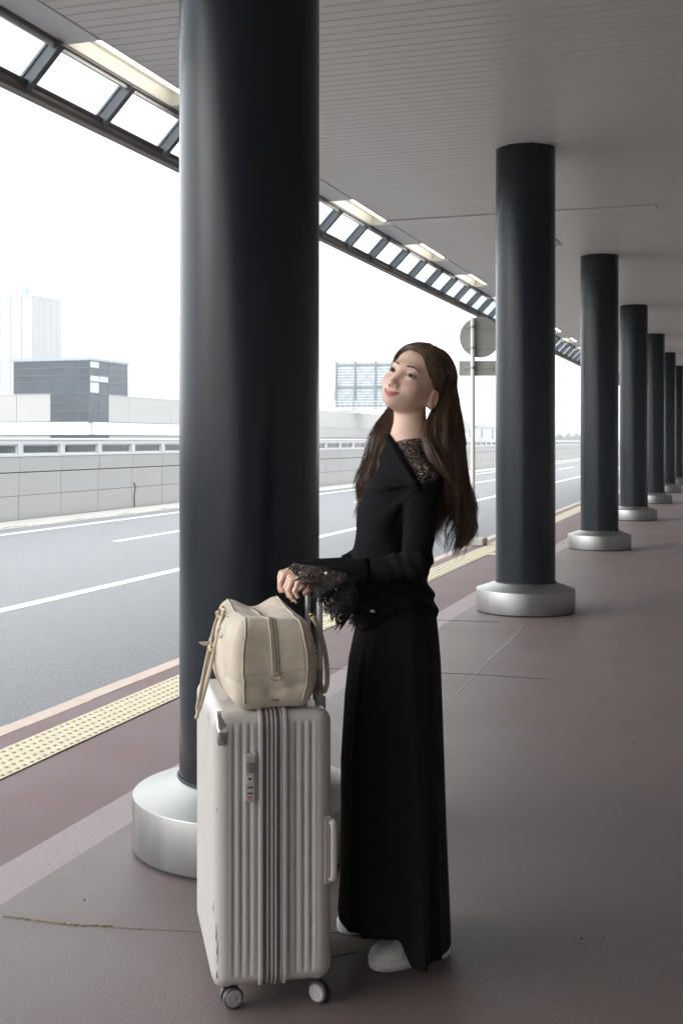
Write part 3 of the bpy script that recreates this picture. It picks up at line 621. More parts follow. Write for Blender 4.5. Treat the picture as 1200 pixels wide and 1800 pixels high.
# ------------------------------------------------------------------ the woman (built in a frame X right, Y away, from where the lens stands)
def P_(px, py, Y): return np.array([(px - 600) / 2100 * Y, Y, EYE + (775 - py) * Y / 2100])
hL = np.array([.744, -.604, -.285]); hL /= np.linalg.norm(hL); hU = np.array([.41, .08, .905]); hU -= hL * (hU @ hL); hU /= np.linalg.norm(hU); hF = np.cross(hL, hU)
HS = 1.0; HC = P_(704.5, 656, 3.225) - .08 * hF * HS
def h2w(l): l = np.atleast_2d(np.asarray(l, float)); return HC + HS * (l[:, :1] * hL + l[:, 1:2] * hF + l[:, 2:3] * hU)
def w2h(x, y, z): a, b, c = x - HC[0], y - HC[1], z - HC[2]; return [(a * v[0] + b * v[1] + c * v[2]) / HS for v in (hL, hF, hU)]
EX = .0305
def lipc(x): return .0905 - 21 * x * x, -.0632 + 16 * x * x
def head(x, y, z):
    ax_ = np.abs(x)
    d = ell(x, y + .012, z - .034, (.0705, .092, .0735))
    d = smin(d, ell(x, y - .020, z + .020, (.0590, .066, .070)), .022)
    d = smin(d, ell(x, y - .036, z + .058, (.0430, .044, .0315)), .024)
    d = smin(d, cap(ax_, y, z, (.052, -.002, -.043), (.024, .050, -.071), .011, .010), .022)
    d = smin(d, sph(x, y - .0665, z + .0770, .0140), .022)
    d = smin(d, ell(ax_ - .032, y - .056, z + .028, (.026, .022, .024)), .026)
    d = smin(d, ell(x, y - .068, z - .021, (.046, .018, .013)), .016)
    d = smax(d, -ell(ax_ - .0300, y - .0965, z - .001, (.019, .0155, .0115)), .010)
    d = smin(d, sph(ax_ - EX, y - .0715, z, .0136), .005)
    d = smin(d, cap(x, y, z, (0, .0785, .006), (0, .1005, -.0345), .0050, .0076), .019)
    d = smin(d, sph(ax_ - .0098, y - .0915, z + .0385, .0064), .008)
    d = smin(d, ell(x, y - .0655, z + .060, (.028, .0240, .021)), .016)
    yc, zc = lipc(np.clip(ax_, 0, .026)); tp = np.sqrt(np.clip(1 - (ax_ / .0265) ** 2, 0, 1)); far = np.clip(ax_ - .0245, 0, 1)
    up = np.sqrt((y - yc + .0008) ** 2 + (z - zc - .0034) ** 2 + far ** 2) - (.0010 + .0028 * tp)
    lo = np.sqrt((y - yc + .0008) ** 2 + (z - zc + .0046) ** 2 + far ** 2) - (.0008 + .0041 * tp)
    d = smin(d, up, .004); d = smin(d, lo, .004)
    d = smax(d, -(np.sqrt((y - yc - .0042) ** 2 + (z - zc + .0003) ** 2 + far ** 2) - .0021 * tp), .002)
    d = smax(d, -ell(ax_ - .0056, y - .0952, z + .0458, (.0036, .0054, .0040)), .0015)
    zu =   .0054 * (1 - ((ax_ - EX) / .0148) ** 2) + .035 * (ax_ - EX); zl = -.0036 * (1 - ((ax_ - EX) / .0148) ** 2) + .035 * (ax_ - EX)
    g = np.maximum(np.maximum(z - zu, zl - z), np.maximum(np.abs(ax_ - EX) - .0144, .0720 - y)); d = np.maximum(d, -g)
    zt = z + .024; yt = y + .008 - .22 * zt
    e = ell(ax_ - .0715 - .10 * np.clip(-yt, -.02, .03), yt, zt, (.0085, .0175, .0275)); e = smax(e, -ell(ax_ - .0815, yt - .003, zt - .001, (.0075, .0095, .0165)), .004); e = smin(e, sph(ax_ - .0690, yt - .006, zt + .022, .0075), .006)
    return smin(d, e, .005)
# joints
NB = np.array([.189, 3.292, 1.408]); LSH = P_(743, 846, 3.16); RSH = np.array([.150, 3.44, 1.305])
LEL = P_(731, 992, 3.105); REL = P_(668, 972, 3.50)
def barx(Y): return -.056 - .2045 * (Y - 3.127)
LHY, RHY = 3.140, 3.272
HP = {'w': (.056, .004, .035), 'k': [(-.034, .031, .036), (-.040, .011, .039), (-.036, -.009, .036), (-.027, -.028, .029)],
      'p': [(-.069, .035, .026), (-.077, .014, .027), (-.071, -.010, .023), (-.055, -.032, .017)], 'd': [(-.079, .036, .003), (-.087, .014, .002), (-.080, -.010, -.002), (-.063, -.033, -.003)],
      't': [(-.073, .035, -.018), (-.080, .014, -.021), (-.072, -.010, -.023), (-.055, -.032, -.018)], 'th': [(.030, .026, .024), (.002, .044, .012), (-.022, .046, -.004), (-.038, .041, -.017)]}
def hand_pts(Yh, m): 
    o = np.array([barx(Yh), Yh, 1.012]); f = lambda q: o + np.array([q[0], q[1] * m, q[2]]); return {k: (f(v) if k == 'w' else [f(q) for q in v]) for k, v in HP.items()}
HANDS = [hand_pts(LHY, 1), hand_pts(RHY, -1)]
def hand_sdf(x, y, z, H):
    d = cap(x, y, z, H['w'], H['k'][1], .0185, .0125)
    for k in H['k']: d = smin(d, cap(x, y, z, H['w'] * .75 + k * .25, k, .0135, .0105), .008)
    d = smin(d, cap(x, y, z, H['th'][0], H['th'][1], .0135, .0105), .010)
    fr_ = (.0088, .0088, .0083, .0074)
    fs = []
    for i in range(4):
        r = fr_[i]; e = cap(x, y, z, H['k'][i], H['p'][i], r * 1.08, r * .98); e = smin(e, cap(x, y, z, H['p'][i], H['d'][i], r * .98, r * .86), .003); e = smin(e, cap(x, y, z, H['d'][i], H['t'][i], r * .86, r * .70), .003); fs.append(e)
    e = cap(x, y, z, H['th'][1], H['th'][2], .0098, .0090); fs.append(smin(e, cap(x, y, z, H['th'][2], H['th'][3], .0090, .0072), .003))
    for e in fs: d = smin(d, e, .0035)
    return d
TZ = np.array([.84, .874, .913, .952, .999, 1.031, 1.062, 1.125, 1.196, 1.235, 1.298, 1.35, 1.395, 1.43])
TXL = np.array([.035, .033, .033, .034, .034, .032, .031, .034, .042, .052, .080, .112, .136, .150])
TXR = np.array([.272, .271, .268, .262, .246, .230, .224, .233, .253, .260, .264, .254, .238, .228])
THY = np.array([.165, .165, .163, .158, .147, .135, .128, .130, .142, .148, .145, .105, .060, .045])
zz = np.linspace(.84, 1.43, 120)
def smooth_(v): s_ = np.interp(zz, TZ, v); k = np.hanning(13); k /= k.sum(); return np.convolve(np.pad(s_, 6, 'edge'), k, 'valid')
SXL, SXR, SHY = smooth_(TXL), smooth_(TXR), smooth_(THY)
def torso(x, y, z, off=0.):
    xl, xr, hy = np.interp(z, zz, SXL) + off, np.interp(z, zz, SXR) - off, np.interp(z, zz, SHY) - off; hx = (xr - xl) / 2; r = np.sqrt(((x - (xl + xr) / 2) / hx) ** 2 + ((y - 3.295) / hy) ** 2)
    d = (r - 1) * np.minimum(hx, hy) * .9
    return smax(smax(d, z - 1.412, .02), .86 - z, .01)
def shoulders(x, y, z, off=0.):
    d = cap(x, y, z, (.168, 3.30, 1.318), LSH, .050 - off, .050 - off); d = smin(d, cap(x, y, z, (.168, 3.30, 1.318), RSH, .050 - off, .050 - off), .03)
    d = smin(d, cap(x, y, z, NB - np.array([0, 0, .02]), LSH + np.array([0, .03, .02]), .052 - off, .038 - off), .04); return smin(d, cap(x, y, z, NB - np.array([0, 0, .02]), RSH + np.array([0, -.03, .02]), .046 - off, .036 - off), .03)
def arms(x, y, z, off=0.):
    d = None
    for s_, e, H in ((LSH, LEL, HANDS[0]), (RSH, REL, HANDS[1])):
        a = smin(cap(x, y, z, s_, e, .047 - off, .0395 - off), cap(x, y, z, e, H['w'], .0385 - off, .0275 - off * .6), .012); d = a if d is None else np.minimum(d, a)
    return d
def body(x, y, z):
    x, y, z = np.asarray(x, float), np.asarray(y, float), np.asarray(z, float)
    d = smin(torso(x, y, z, .011 + .035 * ss(1.0, .93, z)), shoulders(x, y, z, .009), .04); d = smin(d, arms(x, y, z, .011), .02)
    for s_ in (-1, 1):
        hip = (.155, 3.295 + .08 * s_, .90); kn = (.14, 3.295 + .085 * s_, .48); an = (.195 + .04 * -s_, 3.345 + .105 * s_, .08); d = smin(d, cap(x, y, z, hip, kn, .062, .045), .03); d = smin(d, cap(x, y, z, kn, an, .045, .034), .03)
    for H in HANDS:
        c = H['k'][1]; m = (np.abs(x - c[0]) < .15) & (np.abs(y - c[1]) < .10) & (np.abs(z - c[2]) < .10)
        if m.any(): d[m] = smin(d[m], hand_sdf(x[m], y[m], z[m], H), .010)
    m = z > 1.30
    if m.any():
        X, Y, Z = x[m], y[m], z[m]; nk = cap(X, Y, Z, tuple(h2w((0, -.012, -.050))[0]), tuple(NB), .0430, .0460)
        dd = smin(d[m], nk, .035); lx, ly, lz = w2h(X, Y, Z); hh = np.full(len(X), 9.)
        n = (np.abs(lx) < .14) & (np.abs(ly) < .16) & (np.abs(lz) < .16)
        if n.any(): hh[n] = head(lx[n], ly[n], lz[n]) * HS
        far = ~n
        if far.any(): hh[far] = np.maximum(np.sqrt(lx[far] ** 2 + ly[far] ** 2 + lz[far] ** 2) - .13, .01)
        d[m] = smin(dd, hh, .009)
    return d
BASE = np.array([.14, 3.30, 0.])
def C2W(p): return (p[0] * CT - p[1] * ST, p[0] * ST + p[1] * CT, p[2])
bx = axis((-.175, -.02, .0019), (-.02, .085, .004), (.085, .30, .0016), (.30, .36, .006)); by = axis((2.98, 3.07, .006), (3.07, 3.36, .0017), (3.36, 3.56, .004)); bz = axis((.03, .95, .012), (.95, 1.075, .0019), (1.075, 1.38, .007), (1.38, 1.465, .003), (1.465, 1.72, .0016))
Vb, Fb = nets(body, bx, by, bz)
bm_me = np_mesh('person', Vb - BASE, Fb, 'skin')
lx, ly, lz = w2h(*Vb.T); ax_ = np.abs(lx); sk = np.array([.80, .545, .425]); tint = np.tile(sk, (len(Vb), 1)); inh = (lz > -.13) & (ly > 0)
def blend(mask, col): tint[:] = tint * (1 - mask[:, None]) + np.array(col) * mask[:, None]
blend(.45 * np.exp(-((ax_ - .043) / .017) ** 2 - ((lz + .026) / .016) ** 2) * inh, (.72, .33, .30))
blend(.25 * np.exp(-(ax_ / .012) ** 2 - ((lz + .036) / .010) ** 2) * inh * (ly > .085), (.72, .40, .35))
yc, zc = lipc(np.clip(ax_, 0, .03)); tp = np.sqrt(np.clip(1 - (ax_ / .0262) ** 2, 0, 1)); cup = .0016 * np.exp(-(ax_ / .0035) ** 2)
lipm = ss(.0012, -.0006, np.maximum(lz - zc - (.0008 + .0056 * tp - cup), zc - (.0010 + .0080 * tp) - lz)) * (ax_ < .0255) * (ly > .06) * inh
blend(lipm * .92, (.56, .19, .19)); blend(.70 * np.exp(-((lz - zc + .0004) / .0011) ** 2) * ss(.0265, .022, ax_) * (ly > .07) * inh, (.16, .05, .05))
zu = .0047 * (1 - ((ax_ - EX) / .0148) ** 2); blend(.35 * np.exp(-((ax_ - EX - .002) / .015) ** 4 - ((lz - .0045) / .0055) ** 2) * inh, (.36, .20, .16))
blend(.85 * np.exp(-((ax_ - .0056) / .0032) ** 2 - ((ly - .0952) / .0055) ** 2 - ((lz + .0450) / .0036) ** 2), (.20, .085, .065))  # inner nose redder, with nostril shade painted into the tint
blend(.30 * np.exp(-((np.hypot(lx - .072, lz + .02)) / .03) ** 2) * (lx > .06), (.70, .36, .30))
for H in HANDS:
    for q in H['t'] + H['d'][:0]: blend(.35 * np.exp(-(np.linalg.norm(Vb - q, axis=1) / .012) ** 2), (.66, .30, .25))
ca = bm_me.color_attributes.new('tint', 'FLOAT_COLOR', 'POINT'); ca.data.foreach_set('color', np.hstack([tint, np.ones((len(tint), 1))]).astype(np.float32).ravel())
woman = link('person', bm_me); woman.location = C2W(BASE); woman.rotation_euler = (0, 0, TH)
tag(woman, 'smiling woman with long brown hair in a black lace top and long black skirt, both hands on the suitcase handle', 'person')
woman['label'] = 'smiling long haired woman in black lace top and long skirt holding the suitcase handle'
def on_w(mb, name, m, smooth=True, parent=None):
    mb.v = [tuple(np.asarray(p) - BASE) for p in mb.v]; return mb.build(name, m, parent or woman, smooth)
# eyes, brows, lashes
gz = np.array([.16, 1, .02]); gz /= np.linalg.norm(gz)
for s_ in (-1, 1):
    mb = MB(); n = 20; Z3 = Vector(gz); X3 = Z3.orthogonal().normalized(); Y3 = Z3.cross(X3)
    def bowl(r, a0, a1, c, k):
        rs = []
        for i in range(k + 1):
            a = a0 + (a1 - a0) * i / k; rs.append([tuple(h2w(np.array(c) + np.array(Z3 * math.cos(a) * r + (X3 * math.cos(2 * math.pi * j / n) + Y3 * math.sin(2 * math.pi * j / n)) * math.sin(a) * r))[0]) for j in range(n)])
        return rs
    c = (s_ * EX, .0715, 0.0)
    eo = on_w(MB().rings(bowl(.0126, R(.5), R(179.5), c, 14)[::-1], cap=True), 'eye', 'eye_white')
    io = on_w(MB().rings(bowl(.01275, R(.3), R(32), c, 5)[::-1], cap=False), 'iris', 'iris', parent=None); io.parent = eo
    po = on_w(MB().rings(bowl(.01285, R(.3), R(12), c, 3)[::-1], cap=False), 'pupil', 'lash'); po.parent = eo
    def front(xz, off=.0):
        o = []
        for x, z in xz:
            y = .14
            for _ in range(60): y -= float(head(np.array([x]), np.array([y]), np.array([z]))[0]) * .7
            o.append((x, y + off, z))
        return o
    bp_ = crom([(s_ * a, b) for a, b in ((.0125, .0205), (.020, .0232), (.031, .0252), (.041, .0232), (.0485, .0175))], 16)
    on_w(MB().tube(h2w(front(bp_, .0002)), [.0015, .0024, .0028, .0029, .0029, .0029, .0028, .0027, .0026, .0025, .0023, .0021, .0018, .0015, .0011, .0006], 6, flat=(1, .55), up=tuple(hU)), 'eyebrow', 'brow_hair')
    for up_ in (1, 0):
        pts = []
        for t in np.linspace(-1, 1.12 if up_ else .9, 14):
            ex_ = t * .0146; z_e = ((.0054 if up_ else -.0037) * (1 - t * t)) + .035 * ex_ + (.0004 if up_ else -.0002); z_e = z_e if abs(t) <= 1 else .035 * ex_ + .0009; rr = .0140; y = .0715 + math.sqrt(max(rr ** 2 - ex_ ** 2 - z_e ** 2, .000002)); pts.append((s_ * (EX + ex_), y - (.0006 if abs(t) > .95 else 0), z_e))
        on_w(MB().tube(h2w(pts), [(.00075 if up_ else .0003) * (.45 + .75 * min(1, i / 9)) for i in range(14)], 5), 'eyelash', 'lash' if up_ else 'brow_hair')
# ------------------------------------------------------------------ knit top with lace shoulder
cutA, cutB, cutC = np.array([.136, 1.412]), np.array([.2065, 1.284]), np.array([.290, 1.318])
def halfp(x, z, a, b): t = (b - a) / np.linalg.norm(b - a); return (x - a[0]) * -t[1] + (z - a[1]) * t[0]
def lace_region(x, y, z): return smax(smax(-halfp(x, z, cutA, cutB), -halfp(x, z, cutB, cutC), .02), y - 3.30, .02)
hx_, hz_ = [0, .03, .054, .10, .146, .19, .231, .26, .30], [.900, .898, .886, .922, .960, .958, .946, .922, .915]
def top_sdf(x, y, z):
    x, y, z = np.asarray(x, float), np.asarray(y, float), np.asarray(z, float)
    d = smin(torso(x, y, z), shoulders(x, y, z), .045)
    # cowl folds fanning from the shoulder point, gathers at the waist
    dx, dz = cutB[0] - x, z - cutB[1]; rr = np.hypot(dx, dz) + 1e-6; ph = np.arctan2(dz, dx); near = np.clip((3.40 - y) / .12, 0, 1)
    d = d - near * .0065 * np.maximum(np.sin(ph * 8.5 + 1.1 + 7 * rr), -.35) * np.exp(-((rr - .085) / .075) ** 2) * (x < cutB[0] + .02)
    d = d - .010 * near * np.exp(-((halfp(x, z, cutA, cutB) + .012) / .010) ** 2) * (z > 1.27) * (z < 1.43) * (x < .21)
    gz_ = np.exp(-((z - .985) / .085) ** 2); d = d - .0042 * gz_ * np.sin(150 * (z + .28 * (x - .15) + .10 * (y - 3.3)) + 2.2 * vnoise(x, y, z, 14, 5))
    d = d - .0035 * np.exp(-((z - 1.12) / .09) ** 2) * np.sin(55 * (x * .8 + z * .75) + 3 * vnoise(x, y, z, 9, 2))
    a = arms(x, y, z)
    t = (x - HANDS[0]['w'][0]) / (LEL[0] - HANDS[0]['w'][0]); a = a - .0022 * np.sin(185 * (x + .35 * z) + 2.2 * vnoise(x, y, z, 22, 8)) * np.clip(t - .35, 0, .65) * 1.5 * (z < 1.12)
    a = a - .0022 * np.sin(120 * (z + .5 * x) + 2 * vnoise(x, y, z, 18, 4)) * np.exp(-((z - 1.09) / .05) ** 2)
    d = smin(d, a, .014); d = np.maximum(d, np.interp(x, hx_, hz_) + .004 * vnoise(x, y, z, 10, 3) - z)
    d = np.maximum(d, -np.maximum(np.hypot(x - NB[0] - .002, y - NB[1]) - .054, 1.392 - z))
    d = np.maximum(d, HANDS[0]['w'][0] + .002 - x)
    return np.maximum(d, -lace_region(x, y, z))
tx = axis((-.05, .34, .0030)); ty = axis((3.02, 3.57, .0034)); tz = axis((.86, 1.44, .0030))
Vt, Ft = nets(top_sdf, tx, ty, tz); top = link('top', np_mesh('top', Vt - BASE, Ft, 'black_knit'), woman)
lace_sdf = lambda x, y, z: smin(torso(x, y, z, .011), shoulders(x, y, z, .009), .04) - .0035
Vl, Fl = nets(lambda x, y, z: np.asarray(lace_sdf(x, y, z)), axis((.11, .32, .003)), axis((3.04, 3.36, .003)), axis((1.24, 1.44, .003)))
neckd = lambda p: np.hypot(p[:, 0] - NB[0], p[:, 1] - NB[1])
keep = (lace_region(*Vl.T) < .010) & (neckd(Vl) > .042) & (Vl[:, 2] < 1.411)
Fl = Fl[keep[Fl].all(1)]; u_ = np.unique(Fl); mp2 = np.full(len(Vl), -1); mp2[u_] = np.arange(len(u_))
link('shoulder_lace', np_mesh('shoulder_lace', Vl[u_] - BASE, mp2[Fl], 'lace'), top)
fm = MB()
for i in range(95):
    a = random.uniform(-2.9, .75); r = random.uniform(.048, .056); p = np.array([NB[0] + r * math.cos(a), NB[1] + r * math.sin(a), 0]); p[2] = 1.410 + random.uniform(-.004, .003)
    q = p + np.array([random.uniform(-.006, .006), random.uniform(-.006, .006), random.uniform(.003, .010)]); fm.tube([p - np.array([0, 0, .006]), (p + q) / 2 + np.random.default_rng(i).normal(size=3) * .001, q], [.0007, .0005, .0002], 3)
tag(on_w(fm, 'neck_fringe', 'thread', parent=top), kind='stuff')
ln = snap(lace_sdf, np.array([NB + (LSH - NB) * t + np.array([0, -.012, .035]) for t in np.linspace(.50, .98, 16)]), .001); on_w(MB().tube(ln, .0016, 5), 'shoulder_seam', 'thread', parent=top)
tb = MB(); c_ = snap(top_sdf, [P_(652, 1076, 3.16)], .001)[0]; tb.rings([[tuple(c_ + np.array([.0075 * k * math.cos(a), -h, .0042 * k * math.sin(a)])) for a in np.linspace(0, 2 * math.pi, 20, endpoint=False)] for k, h in ((1, 0), (1, .0022), (.8, .003))]); on_w(tb, 'tag', 'silver_tag', parent=top)
# flared lace cuffs
def cuff(dy, dpx, dpy, near):
    q = lambda px, py, Y: P_(px + dpx, py + dpy, Y + dy); w0 = HANDS[0 if near else 1]['w']
    cx_ = P_(648 + dpx, 1004 + dpy, 3.125 + dy) if near else w0 + np.array([.06, .02, .0])
    r0 = [cx_ + np.array([0, .034 * math.sin(a), .034 * math.cos(a)]) for a in np.linspace(0, 2 * math.pi, 6, endpoint=False)]
    r1 = [q(517, 989, 3.135), q(598, 1004, 3.178), q(632, 1038, 3.170), q(622, 1079, 3.135), q(628, 1040, 3.088), q(604, 1006, 3.082)]
    r2 = [q(514, 1004, 3.135), q(545, 1032, 3.195), q(575, 1075, 3.190), q(599, 1098, 3.130), q(582, 1078, 3.070), q(541, 1036, 3.066)]
    n = 96; A = [crom_closed(r, n) for r in (r0, r1, r2)]; th = np.linspace(0, 2 * math.pi, n, endpoint=False)
    ctr = A[1].mean(0); out_ = A[2] - (A[0].mean(0) + A[1].mean(0) + A[2].mean(0)) / 3; out_[:, 0] *= .3; out_ /= np.linalg.norm(out_, axis=1, keepdims=True) + 1e-6
    rows = []
    for i in range(11):
        t = i / 10; row = A[0] * (1 - t) ** 1.25 + A[1] * (1 - (1 - t) ** 1.25); row = row + out_ * (.005 * t * np.sin(7 * th + 1))[:, None]; rows.append(row)
    fab = MB().rings([[tuple(p) for p in r] for r in rows], cap=False); o = on_w(fab, 'cuff', 'black_knit', parent=top)
    sd_ = o.modifiers.new('thickness', 'SOLIDIFY'); sd_.thickness = .0016; sd_.offset = -1
    rows2 = []
    for i in range(8):
        t = i / 7; row = A[1] * (1 - t) + A[2] * t + out_ * ((.005 + .009 * t) * np.sin(9 * th + 1 + t) + .004 * t * np.sin(17 * th))[:, None] * min(1, .4 + t); rows2.append(row)
    lo = on_w(MB().rings([[tuple(p) for p in r] for r in rows2], cap=False), 'cuff_lace', 'lace', parent=top)
    fm = MB(); e = rows2[-1]
    for i in range(170):
        k = random.randrange(n); p = e[k] * random.random() + e[(k + 1) % n] * .0; p = e[k] + (e[(k + 1) % n] - e[k]) * random.random(); dn = e[k] - rows2[-3][k]; dn /= np.linalg.norm(dn) + 1e-6; ln_ = random.uniform(.004, .013); qd = p + dn * ln_ + np.array([random.gauss(0, .002), random.gauss(0, .002), -ln_ * .3])
        fm.tube([p - dn * .003, (p + qd) / 2, qd], [.0007, .0005, .0002], 3)
    tag(on_w(fm, 'cuff_fringe', 'thread', parent=top), kind='stuff')
cuff(0, 0, 0, True); cuff(.135, 22, -4, False)
tb = MB(); c_ = P_(574, 1008, 3.074); tb.rings([[tuple(c_ + np.array([.0052 * k * math.cos(a), -h, .0052 * k * math.sin(a)])) for a in np.linspace(0, 2 * math.pi, 14, endpoint=False)] for k, h in ((1, -.004), (1, .001), (.7, .003))]); on_w(tb, 'cuff_button', 'silver_tag', parent=top)
H = HANDS[0]; a, b = H['k'][1], H['p'][1]; cc = a + (b - a) * .55; t_ = (b - a) / np.linalg.norm(b - a); u1 = np.cross(t_, [0, 1, 0]); u1 /= np.linalg.norm(u1); u2 = np.cross(t_, u1)
on_w(MB().tube([cc + (u1 * math.cos(x) + u2 * math.sin(x)) * .0093 for x in np.linspace(0, 2 * math.pi, 24, endpoint=False)], .0011, 6, closed=True), 'ring', 'gold')
# nails
for H in HANDS:
    for i in range(4):
        d_, t = H['d'][i], H['t'][i]; v = (t - d_) / np.linalg.norm(t - d_); n_ = np.array([-1, 0, -.0]); n_ = n_ - v * (n_ @ v); n_ /= np.linalg.norm(n_); s_ = np.cross(v, n_); c = t + n_ * .0054 - v * .0005; rs = []
        for k, h in ((1, 0), (.9, .0008), (.4, .0013)): rs.append([tuple(c + v * math.cos(x) * .0056 * k + s_ * math.sin(x) * .0040 * k + n_ * h) for x in np.linspace(0, 2 * math.pi, 12, endpoint=False)])
        on_w(MB().rings(rs), 'nail', 'nail')
# ------------------------------------------------------------------ skirt
KZ = np.array([.02, .088, .182, .339, .517, .70, .80, .858, .93, .99]); KXL = np.array([-.018, -.013, -.006, -.003, -.003, .007, .018, .030, .044, .056]); KXR = np.array([.304, .302, .298, .292, .286, .279, .275, .270, .262, .236]); KHY = np.array([.188, .184, .178, .170, .164, .160, .158, .155, .148, .125])
n = 420; th = np.linspace(0, 2 * math.pi, n, endpoint=False); rows = []
rsf = np.random.default_rng(11); fol = [(rsf.uniform(0, 6.28), rsf.uniform(.5, 1.2), rsf.uniform(.10, .24)) for _ in range(15)]
for i in range(70):
    t = i / 69; zt_ = .965 * (1 - t) + .0 * t
    # hem height round the skirt: lifted over the near shoe and at the far side
    ang = lambda c, w_: np.exp(-((np.angle(np.exp(1j * (th - c)))) / w_) ** 2)
    tw = np.angle(np.exp(1j * (th - R(-76)))); hem = .030 + .066 * ss(0, R(-14), tw) * ss(R(-175), R(-130), tw) + .02 * ss(R(-140), R(-170), tw) - .008 * ang(R(-62), .3)
    z = .975 + (hem - .975) * t; xl, xr, hy = np.interp(z, KZ, KXL), np.interp(z, KZ, KXR), np.interp(z, KZ, KHY); cx_, hx2 = (xl + xr) / 2, (xr - xl) / 2
    f = np.zeros(n); amp = np.clip((t - .03) / .6, 0, 1) ** .8
    for a0, am, wd in fol:
        dd = np.angle(np.exp(1j * (th - a0 - .12 * t * math.sin(a0 * 3)))) / (wd * (1.15 - .35 * t)); f += am * (np.exp(-dd ** 2) * 1.5 - .55 * np.exp(-(dd / 2.2) ** 2))
    f += .35 * np.sin(th * 23 + 2 * t) * (1 - t) ** 2
    e = np.sign(np.cos(th)) * np.abs(np.cos(th)) ** .92, np.sign(np.sin(th)) * np.abs(np.sin(th)) ** .92
    k = 1 + f * .066 * amp + .006 * np.sin(5 * th + 9 * t) * amp; k2 = np.where(np.abs(np.cos(th)) > .8, 1 + (k - 1) * .45, k)
    rows.append(np.stack([cx_ + hx2 * e[0] * k2 * (.985), 3.30 + hy * e[1] * k, z], 1))
sk_ = on_w(MB().rings([[tuple(p) for p in r] for r in rows[::-1]], cap=False), 'skirt', 'black_wool'); sm_ = sk_.modifiers.new('thickness', 'SOLIDIFY'); sm_.thickness = .003; sm_.offset = -1
pk = np.array([[*(np.array([p[0], p[1]])), 0] for p in [(0, 0)]])
# ------------------------------------------------------------------ sneakers
def shoe(toe, heel):
    toe, heel = np.array(toe), np.array(heel); d_ = heel - toe; Ls = np.linalg.norm(d_); fx = -d_ / Ls; fy = np.array([-fx[1], fx[0]])
    X = np.array([0, .006, .02, .045, .08, .12, .17, .21, .235, .252, .258]) / .258 * Ls; Wd = np.array([.006, .022, .036, .0455, .048, .044, .038, .037, .034, .022, .006]); Hh = np.array([.030, .040, .052, .061, .068, .085, .105, .105, .10, .085, .05])
    xs_ = np.linspace(0, 1, 40); u = Ls * (1 - np.cos(xs_ * math.pi)) / 2; wv, hv = np.interp(u, X, Wd), np.interp(u, X, Hh)
    def pt(x, y, z): q = toe + -fx * x + fy * y; return (q[0], q[1], z)
    out_l = [(a, b) for a, b in zip(u, wv)] + [(a, -b) for a, b in zip(u[::-1], wv[::-1])]
    so_ = MB(); rs = []
    for z, k in ((.001, .93), (.004, .98), (.012, 1.0), (.0125, .985), (.0135, .985), (.014, 1.0), (.026, 1.01), (.030, .995), (.031, .96)):
        rs.append([pt(Ls / 2 + (a - Ls / 2) * (1 + (k - 1) * .5), b * k, z) for a, b in out_l])
    so_.rings(rs); up_ = MB(); rr = []
    for a, wv_, h in zip(u, wv, hv):
        ring = []
        for j in range(17):
            an = math.pi * j / 16; y_ = math.cos(an); zz_ = math.sin(an) ** .75; ring.append(pt(a * .985 + .002, y_ * abs(y_) ** -.25 * wv_ * .965 if abs(y_) > 1e-6 else 0, .0305 + (h - .030) * zz_ if h > .031 else .0305 + .0005 * zz_))
        rr.append(ring)
    up_.rings(rr, closed=False, cap=False)
    s_ = on_w(so_, 'shoe', 'sneaker_sole', 35); u_o = on_w(up_, 'upper', 'sneaker', True); u_o.parent = s_
    tc_ = MB()
    rr = []
    for dx, k in ((0, 0), (.001, .0016), (.006, .0018), (.007, 0)):
        a = .062 + dx; wv_, h = np.interp(a, X, Wd), np.interp(a, X, Hh); rr.append([pt((a + .022 * math.sin(math.pi * j / 16) - .0) * .985 + .002, math.copysign(abs(math.cos(math.pi * j / 16)) ** .75, math.cos(math.pi * j / 16)) * (wv_ * .965 + k), .0305 + (np.interp(a + .022 * math.sin(math.pi * j / 16), X, Hh) - .030) * math.sin(math.pi * j / 16) ** .75 + k) for j in range(17)])
    t_o = on_w(tc_.rings(rr, closed=False, cap=False), 'toe_cap_edge', 'sneaker', True); t_o.parent = s_
    dm = MB()
    for r_ in range(3):
        for j in range(3 + r_ % 2):
            a = .034 + .010 * r_; y_ = (j - (2 + r_ % 2) / 2) * .012; h = np.interp(a, X, Hh) * .93; q = pt(a, y_, h + .0045); dm.lathe([(.0014, q[2] - .004), (.0014, q[2] + .0006)], 6, q[0], q[1])
    tag(on_w(dm, 'vent_hole', 'wheel_grey', False), kind='stuff').parent = s_
    rb = MB()
    for i in range(26):
        a = .012 + .0036 * i
        wv_ = np.interp(a, X, Wd); q = [pt(a, -wv_ * 1.012 - .0003, .0), pt(a + .0015, -np.interp(a + .0015, X, Wd) * 1.012 - .0003, 0)]
        for sg_ in (-1, 1):
            q0, q1 = pt(a, sg_ * (wv_ * 1.0 + .0003), .003), pt(a + .0014, sg_ * (np.interp(a + .0014, X, Wd) + .0003), .003); o_ = fy * sg_ * .0009
            v = [q0, q1, (q1[0], q1[1], .011), (q0[0], q0[1], .011)]; rb.quad(*[(p[0] + o_[0], p[1] + o_[1], p[2]) for p in (v if sg_ < 0 else v[::-1])])
    tag(on_w(rb, 'sole_ridge', 'wheel_rim', False), kind='stuff').parent = s_
shoe((.076, 3.165), (.292, 3.275)); shoe((-.010, 3.405), (.205, 3.50))
